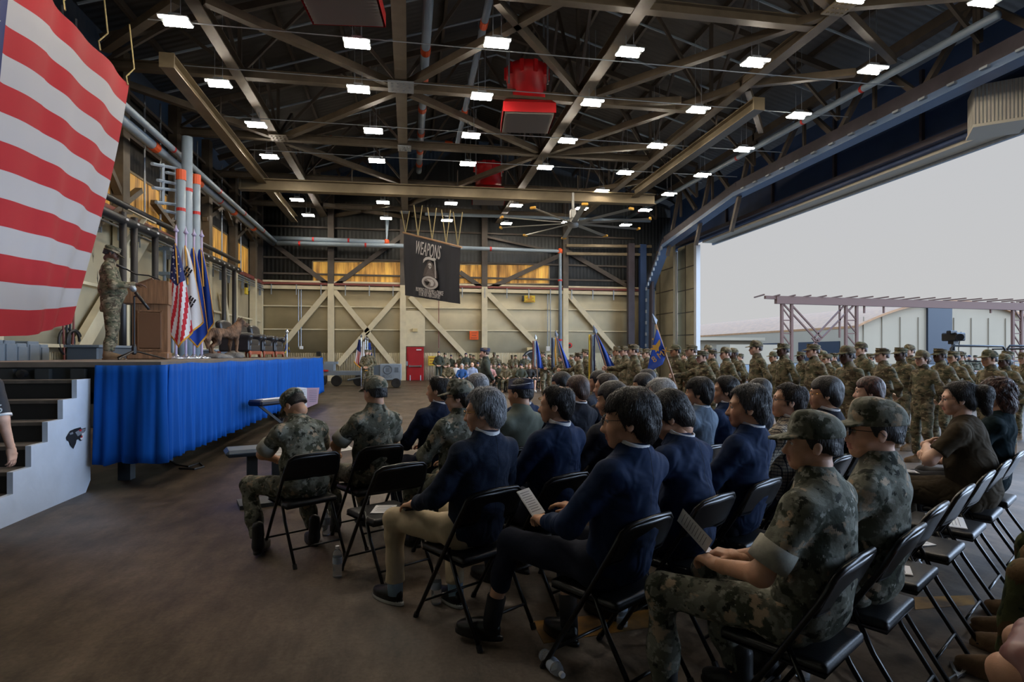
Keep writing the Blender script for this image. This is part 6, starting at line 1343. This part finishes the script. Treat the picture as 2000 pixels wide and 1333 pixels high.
# ---------------------------------------------------------------- standing formation
OC=lambda **k: dict(dict(skin='skin_light',top='camo',topmat='camo_multi',trs='bloused',trsmat='camo_multi',hair='short',hairmat='hair_brown',cap='patrol',capmat='camo_multi',shoe='boot',shoemat='boot_tan'),**k)
TPL={}
def tmpl(key):
    if key in TPL: return None
    capk,sk,fem,arm=key
    o=OC(cap='dome' if capk=='b' else 'patrol',skin={'l':'skin_light','d':'skin_dark','t':'skin_tan'}[sk],fem=fem,hair='bun' if fem else 'short',hairmat='hair_black' if sk!='l' else 'hair_brown')
    if arm=='g': o['handR']='grip'
    t=thing('person','x','person'); build_person(t,pose_stand('guidon' if arm=='g' else 'rest',yaw=random.uniform(-6,6),pitch=2),o,1); return t
SKN={'l':'fair','d':'dark','t':'tan'}
FO=[(1059,685,20,'p','l',0,'r'),(1072,696,23,'p','t',0,'r'),(1094,694,17,'p','l',0,'g'),(1115,695,23,'p','l',0,'r'),(1127,687,13.8,'p','l',0,'g'),(1141,680,15.5,'p','l',0,'r'),(1153,684,18,'p','t',0,'r'),(1187,685,16,'p','l',0,'r'),(1203,675,14,'p','t',0,'r'),(1217,674,13,'p','l',0,'r'),(1233,670,11,'p','l',0,'g'),(1245,678,15,'p','l',0,'r'),(1260,679,13.2,'p','l',0,'r'),
 (1316,672,11.6,'b','t',0,'r'),(1335,687,17,'p','l',0,'r'),(1347,671,11.4,'p','l',0,'r'),(1368,682,9.9,'p','l',0,'g'),(1388,681,13,'p','l',0,'r'),(1381,673,15,'b','l',0,'r'),(1414,677,11.0,'b','l',0,'r'),(1430,679,13,'b','d',0,'r'),(1443,689,16,'p','l',0,'r'),(1473,664,10.2,'b','l',0,'r'),(1508,686,12.5,'b','t',0,'r'),(1526,668,10.2,'p','d',0,'r'),(1562,685,13,'p','d',0,'r'),(1584,669,9.6,'p','l',0,'r'),(1604,684,13,'b','l',0,'r'),(1612,689,11.5,'p','l',0,'r'),(1626,688,14,'p','l',0,'r'),
 (1650,674,7.6,'b','d',0,'r'),(1678,667,10.5,'b','l',0,'r'),(1697,689,14,'p','t',0,'r'),(1719,677,8.9,'p','l',0,'r'),(1755,676,9.6,'p','d',0,'r'),(1773,672,11.5,'b','l',0,'r'),(1797,683,8.3,'b','l',1,'r'),(1832,678,9.3,'p','d',0,'r'),(1858,683,10.2,'p','t',1,'r'),(1872,684,11.8,'p','l',0,'r'),(1928,682,7.9,'b','t',0,'r'),(1958,690,9.2,'b','d',1,'r'),(1964,683,11,'p','l',0,'r'),(1997,686,10.5,'p','l',0,'r')]
FO.sort(); GB=[]
for i,(px,py,d,c,sk,fe,arm) in enumerate(FO):
    z=H+(YH-py)/F*d; sc=max(.86,min(1.06,z/1.80)); p=PD(px+ (4*10/d),692,d); key=(c,sk,bool(fe),arm)
    lab='%s %s in camouflage %s, %s from left in the formation'%(SKN[sk],'woman' if fe else 'man','holding a flag pole' if arm=='g' else ('and ball cap' if c=='b' else 'and flat cap'),nth(i))
    rz=84+random.uniform(-7,9)
    t=tmpl(key)
    if t is not None: TPL[key]=t; t.location=(p[0],p[1],0); t.rotation_euler=(0,0,R_(rz)); t.scale=(sc,)*3; t['label']=lab; t['group']='airmen standing in formation'
    else: t=dup(TPL[key],(p[0],p[1],0),rz,lab,'airmen standing in formation',sc)
    if arm=='g': GB.append((px,d,t,sc,rz,p))
# guidons
def guidon(i,base,tip,d,lab,kind):
    a=PD(*base,d-.35); b=PD(*tip,d-.35); 
    t=thing('guidon',lab,'flag',a); L=np.linalg.norm(b-a); ax=(b-a)/L
    MB().tube([(0,0,0),ax*L*.93],.015,0,8).build('pole','pole_wood',t,True)
    pr=basis(ax,(0,-1,.0)); MB().add([ax*L*.92+pr[:,0]*x+pr[:,2]*z+ax*y for x,y,z in[(0,0,.012),(-.05,.07,0),(0,.2,0),(.05,.07,0),(0,0,-.012)]],[(0,1,2),(0,2,3),(4,2,1),(4,3,2),(0,3,4),(0,4,1)]).build('spear_tip','pole_silver',t)
    return t,a,b
gs=[(1050,745,1046,658,'guidon with brown and blue streamers, farthest flag of the formation'),(1112,752,1086,652,'blue guidon carried second from the back wall'),(1195,752,1162,646,'blue guidon with long yellow and green streamers'),(1332,790,1277,622,'blue guidon with golden eagle and 8 MX lettering, nearest of the formation')]
for i,(x0,y0,x1,y1,lab) in enumerate(gs):
    d=[20,17,11.6,9.6][i] if i!=1 else 15; t,a,b=guidon(i,(x0,y0),(x1,y1),d,lab,i); D=d-.35
    G=lambda px,py,o=0: PD(px,py,D-o)-a
    if i==3:
        top,bt=np.array([1283,641.]),np.array([1302,693.])
        def fn(u,v):
            e0=top*(1-v)+bt*v; e1=np.array([1273,680.])*(1-v)+np.array([1296,712.])*v if False else np.array([1262,731.])*(1-v)**1.2+np.array([1294,712.])*(1-(1-v)**1.2)
            p=e0*(1-u)+e1*u; return G(p[0],p[1],.04*math.sin(u*6+v*3)+.05*u)
        c=MB().grid(fn,20,16,0).build('flag_cloth',['flag_royal'],t,True,.004)
        def G2(*q): return G(q[0],q[1],.13)
        ea=[(1288,663),(1290,668),(1289,675),(1286,680),(1287,687),(1284,685),(1281,689),(1279,684),(1275,684),(1272,684),(1270,681),(1276,679),(1273,676),(1277,674),(1280,675),(1283,671)]
        MB().poly([G2(*q) for q in ea],(0,-.004,0)).build('eagle_emblem','gold',c); MB().poly([G2(*q) for q in[(1275,660),(1277,663),(1275,665),(1273,663)]],(0,-.004,0)).build('star_emblem','gold',c)
        o_=G2(1290,694); xx=G2(1297,689)-o_; yy=G2(1287,688.5)-o_
        textmesh('8 MX',.135,'lettering','gold',c,frame(o_+a-a,xx,yy),.003)
    else:
        W=[(10,-6),(12,-9),(16,-4)][i]; n0=np.array([x1,y1+7.]); n1=n0+(np.array([x0,y0])-np.array([x1,y1]))*.62
        def fn(u,v,n0=n0,n1=n1,W=W): p=n0*(1-v)+n1*v; return G(p[0]+u*W[0]*(.3+v),p[1]+2*u,.03*math.sin(u*9+v*4))
        MB().grid(fn,10,14,0).build('flag_cloth',['flag_royal'],t,True,.004)
        cols=[['steel_rust','pipe_bluegray'],['cap_navy','pipe_bluegray','gold'],['sign_yellow','boot_tan','pipe_bluegray','cap_navy']][i]
        for k,cm in enumerate(cols):
            L=[56,62,98][i]-4*k; MB().grid(lambda u,v,k=k: G(x1-1+ (k-len(cols)+1)*3.2-2+u*3.4, y1+8+v*L,.06+.02*math.sin(v*9+k)),2,12).build('streamer',cm,t,True,.004)
# officer in green flight suit and cap in front of the crowd
p=PD(947,692,13.4); t=thing('person','man in green flight suit and blue flight cap standing alone before the crowd','person',p*V(1,1,0),86,None,.955); build_person(t,pose_stand('rest',pitch=2),dict(skin='skin_light',top='flight',topmat='flight_green',trs='trousers',trsmat='flight_green',hair='short',hairmat='hair_brown',cap='garrison',capmat='cap_navy',shoe='boot',shoemat='boot_black'),1)
# colour guard
for i,(px,d,lab) in enumerate([(716,25.2,'front colour guard in camouflage with sword facing the audience'),(722,26.2,'rear colour guard in camouflage standing just behind the first')]):
    p=PD(px,692,d); t=thing('person',lab,'person',p*V(1,1,0),172,None,.98); build_person(t,pose_stand('clasp'),OC(),1)
p=PD(706,692,25.0); t=thing('sword','bright sword hanging beside the front colour guard','sword',(p[0]+.05,p[1]-.3,0)); MB().beam((0,0,.05),(.16,0,.8),.03,.015).build('blade','steel_bright',t); MB().box((.17,0,.86),(.12,.03,.03)).build('hilt','gold',t)
for i,(px,lab,mt,top) in enumerate([(705.5,'American flag held upright behind the colour guard','us',653),(714,'white flag held upright behind the colour guard','w',657),(718,'blue flag held upright behind the colour guard','b',659)]):
    p=PD(px,692,26.9); zt=PD(px,top,26.9)[2]; t=thing('colour_flag',lab,'flag',(p[0],p[1],0)); MB().tube([(0,0,.0),(0,0,zt-.15)],.018,0,8).lathe([(.02,0),(.06,.06),(.0,.17)],(0,0,zt-.16),6).build('pole','pole_silver',t)
    mats=['flag_red','flag_white','flag_blue'] if mt=='us' else (['flag_white'] if mt=='w' else ['flag_royal'])
    MB().grid(lambda u,v: V((-.03-.26*u*(.35+.65*v))*(1 if mt!='b' else -1),.05*math.sin(u*9+v*3),zt-.25-v*(1.35-.3*u)),10,16,(lambda u,v: 2 if v<.42 else int(u*6)%2) if mt=='us' else 0).build('flag_cloth',mats,t,True,.006)
    if mt=='us': MB().tube([(-.02,-.04,zt-1.55),(-.2,-.05,zt-1.4),(-.32,-.04,zt-1.25)],.03,0,5).build('gold_fringe','gold',t)
# speaker on the stage
p=PD(217,692,9.35); J=pose_stand('podium',yaw=0,pitch=-20,belly=1,wide=1.08)
t=thing('person','speaker in camouflage and cap reading at the wooden lectern on the stage','person',(p[0],p[1],SZ),-72,None,1.02); build_person(t,J,OC(skin='skin_dark',girth=1.22,belly=1.05,loose=1.12,hairmat='hair_black'),0)
# boy at the left edge
p=PD(-44,692,4.5); t=thing('person','person in black jersey with number 6 sleeve cut off by the left edge','person',p*V(1,1,0),-15,None,.93)
build_person(t,Jx(pose_stand('side',feet=.05),HR=(.05,0,.92),KR=(-.02,.02,.5),AR=(-.06,-.05,.09),FR=12),dict(skin='skin_light',top='tee',slen=.92,sleeve='tee',topname='jersey',topmat='jersey_black',trs='trousers',trsmat='denim',hair='short',hairmat='hair_brown',shoemat='sneaker_white',hem=.80),0)
jj=[c for c in t.children if c.name.startswith('jersey')][0]
textmesh('6',.1,'number','white_paint',jj,frame((.278,-.081,1.225),(.687,.735,-.1),(.25,0,1)),.004); e0=V(.165,-.018,1.415)+(V(.248,-.03,1.14)-V(.165,-.018,1.415))*.90; u0=V(.083,-.012,-.275)/.288
MB().tube([e0-u0*.004,e0+u0*.016],.069,0,24,False).build('sleeve_stripe','white_paint',jj,True,.006)
# ---------------------------------------------------------------- crowd at the back wall
CT={}
def crowd(key,px,d,rz,lab,sc,grp):
    p=PD(px,692,d)
    if key not in CT:
        st,o=CROWD[key]; t=thing('person',lab,'person',p*V(1,1,0),rz,grp,sc); build_person(t,pose_stand('clasp') if st else pose_seated(lean=4,yaw=0,arms='lap'),o,2); CT[key]=t
    else: t=dup(CT[key],p*V(1,1,0),rz,lab,grp,sc)
    return t
FL=dict(skin='skin_light',top='flight',topmat='flight_green',trs='trousers',trsmat='flight_green',hair='short',cap='garrison',capmat='cap_navy',shoe='boot',shoemat='boot_black')
CROWD={'sc':(0,OC()),'scd':(0,OC(skin='skin_dark')),'sf':(0,FL),'stc':(1,OC()),'stf':(1,FL),'stcd':(1,OC(skin='skin_dark')),
 'blue':(0,dict(skin='skin_light',top='dress',topmat='dress_blue',trs='trousers',trsmat='dress_black',hair='longh',hairmat='hair_white',fem=True,shoemat='shoe_black')),
 'bald':(0,dict(skin='skin_light',top='camo',topname='shirt',topmat='shirt_pale_blue',trs='trousers',trsmat='trouser_dark',shoemat='shoe_black')),
 'blond':(0,dict(skin='skin_light',top='tee',topmat='shirt_white',trs='trousers',trsmat='trouser_dark',hair='longh',hairmat='hair_auburn',fem=True,shoemat='shoe_black')),
 'pink':(0,dict(skin='skin_light',top='tee',topmat='blouse_pink',trs='trousers',trsmat='trouser_dark',hair='longh',hairmat='hair_brown',fem=True,shoemat='shoe_black')),
 'black':(0,dict(skin='skin_light',top='dress',topmat='dress_black',trs='trousers',bare_knee=True,skirt=True,trsmat='dress_black',hair='longh',hairmat='hair_blond',fem=True,shoemat='sneaker_white'))}
CN={'sc':'airman in camouflage','scd':'dark skinned airman in camouflage','sf':'airman in blue cap','stc':'airman in camouflage','stf':'airman in blue cap','stcd':'dark skinned airman in camouflage'}
def row(L,d,rowname,grp,rzf=176):
    L=sorted(L); 
    for i,(px,k,py) in enumerate(L):
        sc=1.0; st=CROWD[k][0]
        if py: z=H+(YH-py)/F*d; sc=max(.85,min(1.1,z/(1.79 if st else 1.36)))
        lab={'blue':'white haired woman in blue dress seated in the far crowd','bald':'bald man in pale blue shirt seated in the far crowd','blond':'woman with long auburn hair seated behind the blue dress','pink':'woman in pink blouse seated in the far crowd'}.get(k)
        if k=='black': lab='woman in black dress and white shoes in the far front row, '+('left one' if px<1040 else 'right one')
        if not lab: lab='%s %s, %s from the left in the %s'%('standing' if st else 'seated',CN[k],nth(i),rowname)
        crowd(k,px,d+random.uniform(-.3,.3),rzf+random.uniform(-10,14),lab,sc,grp)
        if not st and d<26.5:
            p=PD(px,692,d)+V(0,.1,0); c=dup(CH[0],(p[0],p[1]+.0,0),rzf,'black folding chair of the %s, %s from the left'%(rowname,nth(i)),'black folding chairs of the far crowd')
row([(876,'sc',708),(902,'blue',711),(922,'bald',708),(958,'pink',716),(975,'sf',712),(1018,'sf',712),(1035,'black',715),(1047,'black',714),(1000,'scd',712),(988,'sc',711)],24.2,'far front row','people seated in the far front row')
row([(891,'blond',713),(912,'sc',708),(933,'sf',708),(966,'sc',709),(1009,'sc',711),(1028,'sc',711),(1042,'sc',712),(946,'sc',710),(984,'sc',710),(1058,'sc',711),(1072,'sf',711),(1088,'sc',711)],26.4,'far second row','people seated in the far second row')
row([(857,'stf',686),(869,'stc',689),(881,'stf',693),(899,'stc',694),(910,'stf',689),(919,'stc',691),(925,'stc',694),(939,'stc',694),(965,'stcd',688),(972,'stc',695),(1000,'stcd',695),(1007,'stc',699),(1023,'stf',694),(1028,'stc',697),(1044,'stc',699),(1064,'stc',697),(1080,'stc',698),(1100,'stc',697),(1115,'stc',696)],30.5,'far standing row','people standing at the back wall')
row([(1885,'stc',697),(1893,'stf',695),(1905,'stc',698)],24.0,'group beyond the railed platform','people beyond the railed platform',150)
FILL_GLOW=7.5  # strength of a sky glow added outside the view to light the audience
# ---------------------------------------------------------------- world, sun, camera
W=bpy.data.worlds.new('sky'); SC.world=W; W.use_nodes=True; wn,wl=W.node_tree.nodes,W.node_tree.links; bg=wn['Background']
tc=wn.new('ShaderNodeTexCoord'); sx=wn.new('ShaderNodeSeparateXYZ'); wl.new(tc.outputs['Generated'],sx.inputs[0])
cr=wn.new('ShaderNodeValToRGB'); e=cr.color_ramp.elements; e[0].position=0; e[0].color=(.57,.57,.57,1); e[1].position=.75; e[1].color=(1.0,2.0,4.0,1)
x=e.new(.30); x.color=(.55,.56,.58,1); x=e.new(.42); x.color=(1.2,1.9,3.0,1)
dt=wn.new('ShaderNodeVectorMath'); dt.operation='DOT_PRODUCT'; gv=Vector((.95,-.30,.10)).normalized(); dt.inputs[1].default_value=gv; wl.new(tc.outputs['Generated'],dt.inputs[0])
mr=wn.new('ShaderNodeMapRange'); mr.interpolation_type='SMOOTHSTEP'; mr.inputs['From Min'].default_value=.60; mr.inputs['From Max'].default_value=.97; mr.inputs['To Max'].default_value=FILL_GLOW; wl.new(dt.outputs['Value'],mr.inputs['Value'])
gl=wn.new('ShaderNodeVectorMath'); gl.operation='SCALE'; gl.inputs[0].default_value=(.66,.87,1.2); wl.new(mr.outputs[0],gl.inputs['Scale'])
ad=wn.new('ShaderNodeVectorMath'); ad.operation='ADD'
wl.new(sx.outputs['Z'],cr.inputs[0]); wl.new(cr.outputs[0],ad.inputs[0]); wl.new(gl.outputs[0],ad.inputs[1]); wl.new(ad.outputs[0],bg.inputs['Color']); bg.inputs['Strength'].default_value=1.0
sl=bpy.data.lights.new('sun','SUN'); sl.energy=.7; sl.angle=R_(2); sl.color=(1,.95,.88); so=bpy.data.objects.new('sun',sl); COL.objects.link(so)
so.rotation_euler=Vector((.45,.55,-.75)).to_track_quat('-Z','Y').to_euler()
cam=bpy.data.cameras.new('camera'); co=bpy.data.objects.new('camera',cam); COL.objects.link(co); co.location=(0,0,H); co.rotation_euler=(R_(90),0,-AY)
cam.sensor_width=36; cam.lens=F/2000*36; cam.shift_y=(YH-666.5)/2000; cam.clip_start=.05; cam.clip_end=600; SC.camera=co
vs=SC.view_settings; vs.view_transform='Standard'; vs.look='None'; vs.gamma=1; vs.use_curve_mapping=False; vs.exposure=0.0
SC.cycles.max_bounces=6; SC.cycles.diffuse_bounces=3; SC.cycles.sample_clamp_indirect=4; SC.cycles.use_denoising=True
